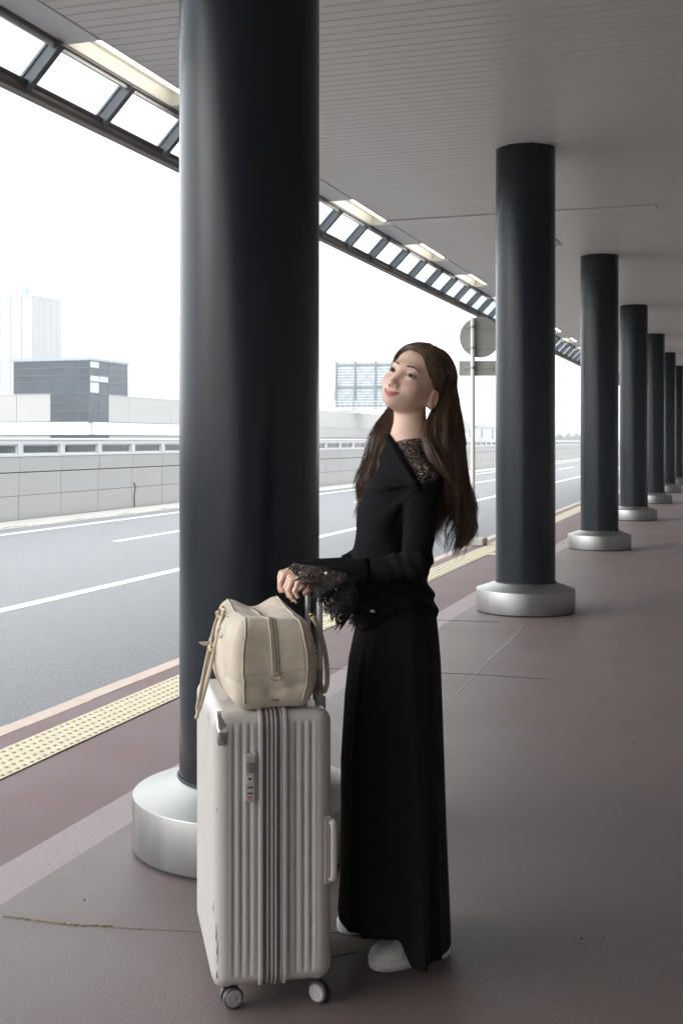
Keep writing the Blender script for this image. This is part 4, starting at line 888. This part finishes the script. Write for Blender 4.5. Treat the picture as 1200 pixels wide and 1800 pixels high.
# ------------------------------------------------------------------ hair
def cap_pt(dirs, off): dirs = dirs / np.linalg.norm(dirs, axis=-1, keepdims=True); return np.array([0, -.014, .034]) + dirs * (np.array([.0745, .0965, .0785]) + np.asarray(off)[..., None] + np.clip(-dirs[..., 1:2], 0, 1) * np.array([.004, .011, .004]))
def hair_cap(x, y, z):
    lx, ly, lz = w2h(np.asarray(x, float), np.asarray(y, float), np.asarray(z, float)); a = np.abs(lx)
    d = ell(lx, ly + .0135, lz - .034, (.0725, .0945, .0757)); face = np.maximum((np.sqrt((lx / (.0640 - .10 * np.clip(-lz, 0, .06))) ** 2 + ((lz + .022) / .094) ** 2) - 1) * .06, .020 - ly)
    d = smax(d, -face, .003); d = np.maximum(d, -(np.sqrt((ly - .002) ** 2 + (lz + .032) ** 2) - .027 + np.maximum(0, .04 - a) * 5)); d = np.maximum(d, -lz - .055); return d
Vh, Fh = nets(hair_cap, axis((.05, .36, .003)), axis((3.12, 3.46, .003)), axis((1.44, 1.72, .003)))
hair = link('hair', np_mesh('hair', Vh - BASE, Fh, 'hair'), woman)
def M_(*pts): return crom(np.array([P_(*p) for p in pts]), 9)
RM = [M_((753, 720, 3.25), (749, 757, 3.235), (760, 795, 3.165), (774, 830, 3.15), (796, 865, 3.17), (797, 900, 3.20), (775, 930, 3.21), (761, 955, 3.22), (766, 980, 3.22)),
      M_((772, 720, 3.25), (780, 775, 3.22), (786, 820, 3.21), (780, 860, 3.22), (768, 895, 3.24), (760, 930, 3.25), (764, 960, 3.25), (778, 982, 3.25)),
      M_((795, 705, 3.29), (801, 770, 3.28), (800, 820, 3.28), (798, 860, 3.28), (810, 900, 3.28), (818, 930, 3.28), (810, 955, 3.28), (790, 975, 3.28), (770, 980, 3.28)),
      M_((805, 698, 3.33), (811, 755, 3.33), (812, 810, 3.33), (815, 850, 3.32), (829, 890, 3.31), (835, 920, 3.31), (826, 950, 3.31), (803, 974, 3.31), (783, 986, 3.31)),
      M_((792, 700, 3.38), (797, 760, 3.39), (800, 830, 3.39), (800, 875, 3.38), (808, 910, 3.37), (808, 940, 3.365), (790, 964, 3.36), (766, 978, 3.36))]
LM = [M_((684, 726, 3.31), (690, 768, 3.285), (676, 812, 3.25), (660, 850, 3.245), (650, 885, 3.255), (640, 905, 3.265), (622, 926, 3.27)),
      M_((678, 720, 3.33), (672, 765, 3.32), (654, 810, 3.30), (642, 845, 3.30), (641, 875, 3.305), (634, 900, 3.31), (613, 916, 3.32)),
      M_((674, 712, 3.35), (661, 750, 3.35), (643, 790, 3.34), (631, 822, 3.335), (629, 850, 3.335), (636, 880, 3.335), (628, 905, 3.34), (604, 918, 3.35))]
guides = []; rads = []; spread = []
rh = np.random.default_rng(3)
def side(sg, v):
    a = R(30 + 127 * v); d0 = np.array([sg * .03, math.cos(a), math.sin(a)])
    front = np.array([d0, [sg * .52, .82, .46], [sg * .84, .56, .10], [sg * .95, .20, -.33], [sg * .90, -.22, -.52]])
    dm = np.array([sg * .55, -.62, .58]); d1 = np.array([sg * .42, -.92, -.30]); T = np.linspace(0, .58, 5)[:, None]; back = (1 - T) ** 2 * d0 + 2 * T * (1 - T) * dm + T ** 2 * d1
    f = v ** .8; return crom(front * (1 - f) + back * f, 6)
def add_lock(sg, v, masters, mv, jit, wav, npt=26, n=30, loose=.006, off=.004):
    D = side(sg, v); hp = h2w(cap_pt(D, np.linspace(.001, off, 6) + rh.uniform(0, .003)))
    i = min(int(mv), len(masters) - 2) if len(masters) > 1 else 0; f = mv - i; tail = masters[i] * (1 - f) + masters[i + 1] * f; tail = tail + jit * np.linspace(.3, 1.2, len(tail))[:, None]
    cut = rh.uniform(.80, 1.0); G = np.vstack([hp, tail[1:]]); g = crom(G, npt); g = crom(g[:max(8, int(npt * cut))], npt); s_ = np.linspace(0, 1, npt)
    ph = rh.normal() * .55 + .5 * mv; am = wav * np.clip((s_ - .38) / .5, 0, 1) ** 1.2; g = g + np.stack([am * np.sin(s_ * 19 + ph), .7 * am * np.cos(s_ * 19 + ph), .25 * am * np.sin(s_ * 24 + ph)], 1)
    for _ in range(n):
        o = rh.normal(size=3) * loose * .5; prof = .50 + .50 * np.clip((s_ - .12) / .5, 0, 1) * (1.15 - .45 * s_); st = g + o * prof[:, None] + np.outer(.0015 * np.clip(s_ - .3, 0, 1) * np.sin(s_ * rh.uniform(8, 22) + rh.uniform(0, 6)), rh.normal(size=3))
        k = rh.uniform(.86, 1.0); st = crom(st[:int(npt * k)], npt); guides.append(st); rads.append(rh.uniform(.00045, .00090) * np.clip(np.minimum(1, (1 - s_) * 4 + .15), 0, 1))
for v in np.linspace(0, 1, 60):
    for _ in range(2): vv = np.clip(v + rh.normal() * .015, 0, 1); add_lock(1, vv, RM, np.clip(vv * 3.6 + rh.normal() * .35, 0, 3.95), rh.normal(size=3) * .007, .013, loose=.0085)
for v in np.linspace(.0, .5, 12): add_lock(1, v, RM[:2], rh.uniform(.15, .9), rh.normal(size=3) * .006 + np.array([.0, .03, 0]), .008, loose=.009)
for v in np.linspace(.45, 1, 14): add_lock(-1, v, RM[3:], rh.uniform(0, .95), rh.normal(size=3) * .007, .013)
for v in np.linspace(0, .55, 46): vv = np.clip(v + rh.normal() * .01, 0, 1); add_lock(-1, vv, LM, np.clip(vv / .55 * 1.4 + rh.uniform(0, .55), 0, 1.95), rh.normal(size=3) * .006, .011, loose=.0080)
for _ in range(26): add_lock(1, rh.uniform(0, 1), RM, rh.uniform(1, 3.9), rh.normal(size=3) * .014, .010, n=2, loose=.006)
for _ in range(14): add_lock(-1, rh.uniform(0, .5), LM, rh.uniform(.3, 1.9), rh.normal(size=3) * .012, .011, n=2, loose=.006)
G = np.array(guides); Rr = np.array(rads); ns, npt = G.shape[:2]; T = np.gradient(G, axis=1); T /= np.linalg.norm(T, axis=2, keepdims=True) + 1e-9
u1 = np.cross(T, np.array([.31, .8, .2])); u1 /= np.linalg.norm(u1, axis=2, keepdims=True) + 1e-9; u2 = np.cross(T, u1); vs3 = np.stack([G + (u1 * math.cos(a) + u2 * math.sin(a)) * Rr[:, :, None] for a in (0, 2.094, 4.189)], 2)
ib = (np.arange(ns)[:, None, None] * npt + np.arange(npt - 1)[None, :, None]) * 3; kk = np.arange(3)[None, None, :]; k2 = (kk + 1) % 3
Fs = np.stack([ib + kk, ib + k2, ib + 3 + k2, ib + 3 + kk], 3).reshape(-1, 4)
st = link('strands', np_mesh('strands', vs3.reshape(-1, 3) - BASE, Fs, 'hair'), hair); tag(st, kind='stuff')
# ------------------------------------------------------------------ suitcase: local x across (narrow side), y along its length away from the lens, z up
SE1 = np.array([.979, .204]); SANG = math.atan2(.204, .979)
sc0 = P_(372, 1730, 2.898)[:2]                       # near left lower corner
SWD, SLN, SZ0, SZ1 = .298, .47, .063, .735
sc_c = sc0 + SE1 * (SWD / 2 + .002) + np.array([-.204, .979]) * (SLN / 2)
suit = empty('suitcase', C2W((sc_c[0], sc_c[1], 0)), 'beige ribbed hard shell suitcase standing on four spinner wheels before the column', 'suitcase', rz=TH + SANG)
def rr_outline(w_, l_, r, off=0.):
    """rounded rectangle with ribs; returns points and outward normals"""
    pts, nr, amp = [], [], []
    def rib(u): # raised flat ribs with soft steps
        return u
    seg = [((-w_ / 2 + r, -l_ / 2), (w_ / 2 - r, -l_ / 2), (0, -1)), ((w_ / 2, -l_ / 2 + r), (w_ / 2, l_ / 2 - r), (1, 0)), ((w_ / 2 - r, l_ / 2), (-w_ / 2 + r, l_ / 2), (0, 1)), ((-w_ / 2, l_ / 2 - r), (-w_ / 2, -l_ / 2 + r), (-1, 0))]
    cen = [(w_ / 2 - r, -l_ / 2 + r, -90), (w_ / 2 - r, l_ / 2 - r, 0), (-w_ / 2 + r, l_ / 2 - r, 90), (-w_ / 2 + r, -l_ / 2 + r, 180)]
    for (a, b, n_), (cx, cy, a0) in zip(seg, cen):
        a, b = np.array(a), np.array(b); Ld = np.linalg.norm(b - a); k = int(Ld / .0016)
        for i in range(k):
            p = a + (b - a) * (i / k); u = i / k * Ld; pts.append(p); nr.append(n_)
            s_ = (u - Ld / 2); ph = (s_ / .0192) % 1.0; e = 1 - (.5 + .5 * math.cos(2 * math.pi * ph)) ** 1.6; edge = min(1, min(u, Ld - u) / .012)
            amp.append((e - 1) * edge * (0 if (abs(n_[1]) and abs(s_) < .034) else 1))
        for i in range(9): an = R(a0 + 90 * i / 9); pts.append(np.array([cx + r * math.cos(an), cy + r * math.sin(an)])); nr.append((math.cos(an), math.sin(an))); amp.append(0)
    return np.array(pts), np.array(nr), np.array(amp)
po, pn_, pa = rr_outline(SWD, SLN, .036)
RV = .034; zs_ = []
for i in range(10): a = math.pi / 2 * i / 9; zs_.append((SZ0 + RV * (1 - math.sin(a)), RV * (1 - math.cos(a))))
zs_ = [(SZ0 + RV * (1 - math.cos(a)), RV * (1 - math.sin(a))) for a in np.linspace(.05, math.pi / 2, 10)]
prof = zs_ + [(z, 0) for z in np.linspace(SZ0 + RV, SZ1 - RV, 14)[1:-1]] + [(SZ1 - (z - SZ0), o) for z, o in zs_[::-1]]
rows = []
for z, ins in prof:
    fade = min(1, max(0, (z - SZ0 - .028) / .02)) * min(1, max(0, (SZ1 - .022 - z) / .02)); q = po - pn_ * ins + pn_ * (pa * .0042 * fade)[:, None]; rows.append([(p[0], p[1], z) for p in q])
MB().rings(rows).build('shell', 'shell', suit, smooth=38)
# zipper bands looping round the shell over side, top and bottom
def loop(xc, hw, th_, name, m, lift=0.):
    L2, zc0, zc1 = SLN / 2, SZ0, SZ1; pts, nn_ = [], []
    for (cy, cz, a0) in ((L2 - RV, zc1 - RV, 0), (-L2 + RV, zc1 - RV, 90), (-L2 + RV, zc0 + RV, 180), (L2 - RV, zc0 + RV, 270)):
        for i in range(11): a = R(a0 + 90 * i / 10); pts.append((cy + RV * math.cos(a), cz + RV * math.sin(a))); nn_.append((math.cos(a), math.sin(a)))
    mb = MB(); rs = []
    for (y, z), (ny, nz) in zip(pts, nn_):
        rs.append([(xc + dx, y + ny * h, z + nz * h) for dx, h in ((-hw, -.002), (-hw, lift + th_ * .7), (-hw * .7, lift + th_), (hw * .7, lift + th_), (hw, lift + th_ * .7), (hw, -.002))])
    n0 = len(rs); k = 6; mb.rings(rs + [rs[0]], closed=True, cap=False); return mb.build(name, m, suit, smooth=35)
loop(.000, .0335, .0012, 'expander_gusset', 'zip_tape')
for x_, w_, h_, m_, nm in ((-.0305, .0045, .0065, 'trim', 'rim'), (-.0215, .0030, .0030, 'zip_teeth', 'zip'), (-.0145, .0016, .0042, 'trim', 'piping'), (-.0095, .0014, .0026, 'zip_teeth', 'zip'), (-.0035, .0020, .0040, 'trim', 'piping'), (.0015, .0010, .0028, 'zip_teeth', 'zip'), (.0060, .0016, .0060, 'shell', 'piping'), (.0125, .0034, .0030, 'zip_teeth', 'zip'), (.0195, .0015, .0042, 'trim', 'piping'), (.0285, .0050, .0068, 'trim', 'rim')): loop(x_, w_, h_, nm, m_)
ty_ = MB()
for i in range(150):
    z = SZ0 + .05 + i * .00385
    for x_ in (-.0215, .0125): ty_.box(x_ - .0018, x_ + .0018, -SLN / 2 - .0042, -SLN / 2 - .0028, z, z + .0019)
tag(ty_.build('zip_tooth', 'wheel_grey', suit), kind='stuff')
yF = -SLN / 2
# combination lock plate
lx0, lz0 = -.058, .578
MB().box(lx0 - .0155, lx0 + .0155, yF - .0035, yF + .004, lz0 - .060, lz0 + .060, .0025).build('lock_surround', 'shell', suit, smooth=30)
lk = MB().box(lx0 - .0125, lx0 + .0125, yF - .0068, yF - .0034, lz0 - .055, lz0 + .055, .002).build('lock', 'trim', suit, smooth=30)
MB().box(lx0 - .0095, lx0 + .0095, yF - .0074, yF - .0066, lz0 + .012, lz0 + .040).build('dial_window', 'alu', lk)
for i in range(3):
    z = lz0 + .0335 - .0088 * i; d = MB()
    d.rings([[(x, yF - .0078 + .0035 * (1 - math.cos(a)) * .6, z + .0040 * math.sin(a)) for a in np.linspace(-1.4, 1.4, 7)] for x in (lx0 - .0082, lx0 + .0002)], closed=False, cap=False); d.box(lx0 - .0080, lx0 - .0, yF - .0082, yF - .0060, z - .0034, z + .0034, .001); do = d.build('dial', 'black_plastic', lk)
    dg = MB()
    for s_ in (0, 1): x0 = lx0 - .0064 + .0034 * s_; dg.tube([(x0 + .0011 * math.cos(a), yF - .0084, z + .0021 * math.sin(a)) for a in np.linspace(0, 2 * math.pi, 10, endpoint=False)], .0004, 4, closed=True)
    dg.build('digit', 'white_print', do)
    MB().box(lx0 + .0022, lx0 + .0082, yF - .0082, yF - .006, z - .0032, z + .0032, .001).build('dial', 'wheel_grey', lk)
MB().lathe([(.0016, -.001), (.0016, .0)], 10).build('indicator_hole', 'black_plastic', lk, loc=(lx0 + .002, yF - .0068, lz0 + .047)).rotation_euler = (R(90), 0, 0)
kb = MB().box(lx0 - .0085, lx0 + .0085, yF - .0082, yF - .0064, lz0 - .013, lz0 + .008, .0012).build('key_button', 'shell', lk)
MB().lathe([(.0032, -.001), (.0032, .0006), (.002, .0008)], 12).build('keyhole', 'black_plastic', kb, loc=(lx0 - .001, yF - .0082, lz0 - .001)).rotation_euler = (R(90), 0, 0)
for z in (-.0225, -.0365): MB().box(lx0 - .0065, lx0 + .0065, yF - .0076, yF - .0064, lz0 + z - .0016, lz0 + z + .0016).build('zip_slot', 'black_plastic', lk)
MB().lathe([(.0044, -.001), (.0044, .0003)], 16).build('lock_mark', 'red_mark', lk, loc=(lx0, yF - .0068, lz0 - .047)).rotation_euler = (R(90), 0, 0)
MB().quad((lx0 - .0012, yF - .0073, lz0 - .047), (lx0, yF - .0073, lz0 - .0496), (lx0 + .0012, yF - .0073, lz0 - .047), (lx0, yF - .0073, lz0 - .0444)).build('mark_diamond', 'white_print', lk)
# chrome corner plate
cp = MB(); rs = []
for z, o, hw in ((.660, .0022, .009), (.664, .0032, .0125), (.690, .0034, .0135), (.706, .0020, .0135), (.720, -.008, .0130), (.730, -.022, .0125), (.734, -.035, .011)):
    rs.append([(-SWD / 2 + .0245 + d, yF - o + ((.5 * d * d / .013) * .6), z) for d in np.linspace(-hw, hw, 9)])
cpo = cp.rings(rs, closed=False, cap=False).build('corner_plate', 'chrome', suit, smooth=True); sm_ = cpo.modifiers.new('thickness', 'SOLIDIFY'); sm_.thickness = .0025; sm_.offset = 0
MB().lathe([(.0022, 0), (.002, .0012), (.001, .0016)], 10).build('rivet', 'alu', cpo, loc=(-SWD / 2 + .0245, yF - .003, .668)).rotation_euler = (R(90), 0, 0)
# side carry handle near the right edge
hd = MB(); hx0 = SWD / 2 - .006
hd.tube(crom([(hx0, yF + .010, .455), (hx0 + .003, yF - .003, .457), (hx0 + .0065, yF - .0075, .447), (hx0 + .007, yF - .0085, .385), (hx0 + .0065, yF - .0075, .324), (hx0 + .003, yF - .003, .314), (hx0, yF + .010, .312)], 24), .0068, 8, flat=(1.25, .6)); hd.build('side_handle', 'trim', suit, smooth=True)
MB().box(hx0 - .017, hx0 + .004, yF + .0005, yF + .012, .300, .470, .004).build('handle_recess', 'zip_tape', suit)
# telescopic handle on the right panel
xr = SWD / 2
for y in (-.085, .085):
    MB().box(xr - .020, xr + .008, y - .02, y + .02, SZ1 - .03, SZ1 + .006, .004).build('handle_socket', 'shell', suit, smooth=30)
    MB().box(xr - .0125, xr + .0015, y - .0105, y + .0105, SZ1 - .1, .999, .003).build('handle_pole', 'alu', suit, smooth=30)
MB().tube(crom([(xr - .0055, -.102, .995), (xr - .0055, -.098, 1.010), (xr - .0055, -.07, 1.014), (xr - .0055, 0, 1.014), (xr - .0055, .07, 1.014), (xr - .0055, .098, 1.010), (xr - .0055, .102, .995)], 30), .0135, 10, flat=(.85, 1)).build('grip', 'black_plastic', suit, smooth=True)
# wheels: twin spinner casters
def caster(x, y, sw):
    MB().rings([[(x + r * math.cos(a) + sx, y + r * math.sin(a), z) for a in np.linspace(0, 2 * math.pi, 24, endpoint=False)] for r, z, sx in ((.030, .094, 0), (.031, .076, 0), (.027, .066, 0), (.018, .060, 0))]).build('wheel_mount', 'shell', suit, smooth=35)
    c, s_ = math.cos(sw), math.sin(sw); f = lambda u, v, z: (x + .012 * c + u * c - v * s_, y + .012 * s_ + u * s_ + v * c, z)
    fk = MB(); fk.tube([f(-.012, 0, .064), f(-.008, 0, .050), f(.006, 0, .036), f(.010, 0, .028)], [.010, .010, .009, .007], 8); fk.tube([f(.004, -.012, .027), f(.004, .012, .027)], .006, 8)
    fk.build('fork', 'black_plastic', suit, smooth=40)
    for sg in (-1, 1):
        ty = MB(); rs = []
        for r, v in ((.016, .006), (.0245, .006), (.0265, .0085), (.0265, .0155), (.0245, .018), (.0205, .0185)):
            rs.append([f(.004 + r * math.cos(a), sg * v, .0268 + r * math.sin(a)) for a in np.linspace(0, 2 * math.pi, 28, endpoint=False)])
        wo = ty.rings(rs[::sg]).build('wheel', 'wheel_grey', suit, smooth=40); rm = MB(); rs = []
        for r, v in ((.0207, .0182), (.0203, .0200), (.014, .0205), (.013, .0194), (.0075, .0194), (.0065, .0206), (.002, .0208)):
            rs.append([f(.004 + r * math.cos(a), sg * v, .0268 + r * math.sin(a)) for a in np.linspace(0, 2 * math.pi, 28, endpoint=False)])
        rm.rings(rs[::sg]).build('hub', 'wheel_rim', wo, smooth=30)
caster(-SWD / 2 + .036, yF + .045, R(15)); caster(SWD / 2 - .036, yF + .045, R(-46)); caster(-SWD / 2 + .056, -yF - .055, R(100)); caster(SWD / 2 - .046, -yF - .045, R(80))
# scuffs on the worn edges
for (x, y, z, ln_, wd) in ((-SWD / 2 + .0105, yF + .0105, .20, .045, .0022), (-SWD / 2 + .013, yF + .0085, .155, .060, .0030), (-SWD / 2 + .004, yF + .019, .26, .03, .0016), (-SWD / 2 + .0125, yF + .009, .10, .018, .004), (-SWD / 2 + .012, yF + .0095, .50, .012, .0016)):
    pts = [(x + random.uniform(-.0006, .0006), y, z + ln_ * t) for t in np.linspace(-.5, .5, 7)]; MB().tube(pts, [wd * random.uniform(.3, 1) * (.3 if i in (0, 6) else 1) for i in range(7)], 5, flat=(.35, 1), up=(1, -1, 0)).build('scuff', 'wheel_grey', suit)
# ------------------------------------------------------------------ soft suede boston bag lying across the suitcase top (same axes, origin on the suitcase top)
bc = sc_c + SE1 * .004
bag = empty('travel_bag', C2W((bc[0], bc[1], SZ1)), 'soft beige suede travel bag with zip and two strap handles on top of the suitcase', 'bag', rz=TH + SANG)
BL = .225
def bag_sdf(x, y, z):
    x, y, z = np.asarray(x, float), np.asarray(y, float), np.asarray(z, float); u = np.clip(y / BL, -1.1, 1.1)
    belly = np.clip(1 - (u * .92) ** 2, 0, 1); hz = np.clip(z / .235, 0, 1.1)
    hw = .0865 + .032 * belly * np.sin(np.pi * np.clip(hz * .85 + .12, 0, 1)) + .010 * np.sin(np.pi * np.clip(hz, 0, 1)) - .006 * ss(.75, 1., hz) + .003 * vnoise(x * 0, y, z, 24, 1)
    sag = .026 * np.exp(-(x / .045) ** 2) * (.55 + .45 * u) + .020 * belly - .012 * u * np.exp(-((x - .075) / .03) ** 2)
    top_ = .236 - sag + .0035 * vnoise(x, y, z * 0, 22, 2)
    ln_ = BL * (1 - .030 * np.sin(np.pi * hz) * -1) + .012 * np.sin(np.pi * np.clip(hz, 0, 1)) - .010 * ss(.8, 1.05, hz) - .004 * np.cos(x / .05)
    qx, qy, qz = np.abs(x) - hw, np.abs(y) - ln_, np.maximum(z - top_, .003 - z); r = .031
    qx, qy, qz = qx + r, qy + r, qz + r
    d = np.sqrt(np.maximum(qx, 0) ** 2 + np.maximum(qy, 0) ** 2 + np.maximum(qz, 0) ** 2) + np.minimum(np.maximum(np.maximum(qx, qy), qz), 0) - r
    wr = .0016 * np.sin(70 * (x + .6 * z) + 4 * vnoise(x, y, z, 16, 6)) * np.exp(-((z - .07) / .05) ** 2) + .0028 * vnoise(x, y, z, 48, 7) + .0055 * vnoise(x, y, z, 21, 9) + .004 * np.exp(-((z - .05 - .25 * np.abs(x)) / .012) ** 2) * (y < -.15)
    return (d + wr) * .8
Vg, Fg = nets(bag_sdf, axis((-.15, .15, .0036)), axis((-.27, .27, .0036)), axis((-.005, .27, .0036)))
link('body', np_mesh('body', Vg, Fg, 'suede'), bag)
def on_bag(pts, off=.001, n=40): return snap(bag_sdf, crom(pts, n), off)
ye = -BL - .03
for sx in (-1, 1):
    pt = on_bag([(sx * .078, ye, .006), (sx * .080, ye, .06), (sx * .084, ye, .11), (sx * .081, ye, .17), (sx * .077, ye, .22), (sx * .077, -.19, .245), (sx * .079, -.10, .245), (sx * .079, 0, .24), (sx * .077, .12, .24), (sx * .077, .2, .245)], .0008, 70); MB().tube(pt, .0020, 6).build('piping', 'suede', bag, smooth=True)
# zip running over the top and down the end face
zp = on_bag([(.0, ye, .098), (-.002, ye, .15), (-.004, ye, .20), (-.005, -.225, .25), (-.004, -.16, .26), (0, 0, .25), (0, .16, .25)], .0006, 60)
MB().tube(zp, .0052, 8, flat=(.28, 1), up=(0, -1, .35)).build('zip_tape', 'zip_green', bag, smooth=True)
for sx in (-1, 1): MB().tube(snap(bag_sdf, zp + np.array([sx * .0066, 0, 0]), .0012), .0016, 6).build('zip_edge', 'suede', bag, smooth=True)
zt_ = MB()
for i in range(58): 
    for t in (.0, .33, .66): p = zp[i] * (1 - t) + zp[i + 1] * t; nr_ = grad(bag_sdf, p[None])[0]; q = p + nr_ * .0022; zt_.box(q[0] - .0022, q[0] + .0022, q[1] - .0008, q[1] + .0008, q[2] - .0008, q[2] + .0008)
tag(zt_.build('zip_tooth', 'zip_green', bag), kind='stuff')
st = on_bag([(-.081, ye, .094), (-.03, ye, .094), (0, ye, .092), (.03, ye, .097), (.080, ye, .103)], .0004, 24); MB().tube(st, .0011, 5).build('seam', 'strap_leather', bag)
# pocket edge on the right gusset
pk_ = on_bag([(.083, ye, .135), (.098, ye + .02, .136), (.12, ye + .07, .137)], .0006, 12); MB().tube(pk_, .0014, 5).build('pocket_edge', 'strap_leather', bag)
dz = on_bag([(-.0, ye, .0925), (0, ye, .0935)], .004, 2)[0]
MB().box(-.0085, .0085, dz[1] - .003, dz[1] + .006, dz[2] - .004, dz[2] + .005, .0015).build('ring_tab', 'strap_leather', bag)
MB().tube([(.0095 * math.cos(a), dz[1] - .0035, dz[2] - .004 + (.0115 * math.sin(a) if math.sin(a) < 0 else .0015 * math.sin(a))) for a in np.linspace(0, 2 * math.pi, 24, endpoint=False)], .0013, 6, closed=True).build('ring', 'gold', bag, smooth=True)
# stamped word
tcu = bpy.data.curves.new('stamp', 'FONT'); tcu.body = 'wlove'; tcu.size = .0085; tcu.align_x = 'CENTER'; tcu.extrude = .0009; tcu.materials.append(MATS['stamp'])
ps = on_bag([(.004, ye, .0125), (.004, ye, .013)], .0010, 2)[0]; ob = bpy.data.objects.new('stamp', tcu); C.objects.link(ob); ob.parent = bag; ob.location = ps; ob.rotation_euler = (R(90), 0, 0)
dg_ = bpy.context.evaluated_depsgraph_get(); me_ = bpy.data.meshes.new_from_object(ob.evaluated_get(dg_)); loc_, rot_ = ob.location.copy(), ob.rotation_euler.copy(); bpy.data.objects.remove(ob)
o_ = link('stamp', me_, bag, loc_); o_.rotation_euler = rot_
# handles: left one hangs down the long left side with its gold rings, right one down the right side
def ringlet(c, r, ax_): 
    u = Vector(ax_).normalized(); a_ = u.orthogonal().normalized(); b_ = u.cross(a_); return MB().tube([tuple(Vector(c) + (a_ * math.cos(t) + b_ * math.sin(t)) * r) for t in np.linspace(0, 2 * math.pi, 18, endpoint=False)], .0016, 6, closed=True)
lefth = on_bag([(-.10, -.165, .205), (-.10, -.10, .205)], .004, 2)
def wp(px, py, Y):   # a point of the scene in bag axes
    p = P_(px, py, Y); d = np.array([p[0] - bc[0], p[1] - bc[1]]); c, s_ = SE1; return np.array([d[0] * c + d[1] * s_, -d[0] * s_ + d[1] * c, p[2] - SZ1])
def hug(px, py, off=.006, lim=3.2):      # on the bag's surface where the strap touches it, else beside its widest bulge
    Ys = np.linspace(2.84, lim, 90); d = bag_sdf(*np.array([wp(px, py, Y) for Y in Ys]).T) / .8; h = np.nonzero(d <= off)[0]; k = h[0] if len(h) else int(np.argmin(d)); return wp(px, py, Ys[k])
def strap(pts, n): P = np.array([hug(*p) for p in pts]); P[1:-1] = (P[:-2] + 2 * P[1:-1] + P[2:]) / 4; return crom(P, n)
L1 = strap([(392, 1082), (386, 1100), (378, 1135), (369, 1180), (357, 1225), (349, 1250)], 24)
L2_ = strap([(387, 1074), (379, 1096), (370, 1130), (361, 1175), (352, 1220), (347, 1248)], 24)
for Lp in (L1, L2_): MB().tube(Lp, .0072, 8, flat=(1, .72)).build('handle', 'strap_leather', bag, smooth=True)
el = (L1[-1] + L2_[-1]) / 2
MB().tube(crom_closed([L1[-1] + [0, 0, .004], el + [-.002, -.008, -.012], el + [-.004, .0, -.017], el + [0, .008, -.010], L2_[-1] + [0, 0, .004], el + [.004, 0, .002]], 24), .0046, 8, closed=True).build('handle_loop', 'strap_leather', bag, smooth=True)
for q in ((393, 1080), (388, 1087), (384, 1079), (391, 1071)): ringlet(hug(*q, .004), .0078, (.3, 1, .3)).build('ring', 'gold', bag, smooth=True)
for a, b in (((399, 1085), (389, 1120)), ((394, 1074), (385, 1106))): a, b = hug(*a, .001), hug(*b, .003); MB().tube(crom([a, (a + b) / 2 + np.array([-.003, 0, 0]), b], 8), .0078, 8, flat=(1, .35)).build('handle_tab', 'suede', bag, smooth=True)
MB().tube(strap([(371, 1122, .010), (369, 1130, .012), (370, 1138, .012), (371, 1147, .010)], 8), .0066, 8, flat=(1, .6)).build('keeper', 'strap_leather', bag, smooth=True)
k0 = hug(369, 1131, .012); k1 = k0 + (wp(350, 1129, 3.0) - wp(369, 1131, 3.0)) * 1.04
MB().tube(crom([k0, (k0 + k1) / 2 + [0, 0, -.002], k1], 8), [.006, .006, .0062, .006, .0055, .0045, .003, .001], 8, flat=(1, .3), up=(0, 0, 1)).build('strap_end', 'strap_leather', bag, smooth=True)
ringlet(hug(371, 1142, .014), .0078, (.3, 1, .1)).build('buckle', 'gold', bag, smooth=True)
R1 = crom([wp(549, 1084, 3.03), wp(560, 1105, 3.03), wp(570, 1140, 3.03), wp(575, 1180, 3.03), wp(574, 1205, 3.03), wp(568, 1216, 3.035), wp(563, 1205, 3.06), wp(561, 1180, 3.09)], 30)
MB().tube(R1, .0078, 8, flat=(1, .75)).build('handle', 'strap_leather', bag, smooth=True)
for c in (wp(548, 1083, 3.03), wp(552, 1088, 3.03)): ringlet(c, .0065, (.3, 1, .3)).build('ring', 'gold', bag, smooth=True)
MB().tube(crom([wp(512, 1058, 3.12), wp(517, 1055, 3.12), wp(521, 1060, 3.115)], 8), .0032, 6).build('puller', 'strap_leather', bag, smooth=True)
# ------------------------------------------------------------------ thin summer haze
hz_m = bpy.data.materials.new('haze'); hz_m.use_nodes = True; t_ = hz_m.node_tree; t_.nodes.remove(t_.nodes['Principled BSDF'])
pv = t_.nodes.new('ShaderNodeVolumePrincipled'); pv.inputs['Density'].default_value = .0009; pv.inputs['Color'].default_value = (.93, .96, 1, 1); pv.inputs['Anisotropy'].default_value = .2
t_.links.new(pv.outputs[0], t_.nodes['Material Output'].inputs['Volume']); MATS['haze'] = hz_m
tag(MB().box(-1600, 1600, -400, 2600, -1.5, 60).build('haze', 'haze'), kind='stuff')
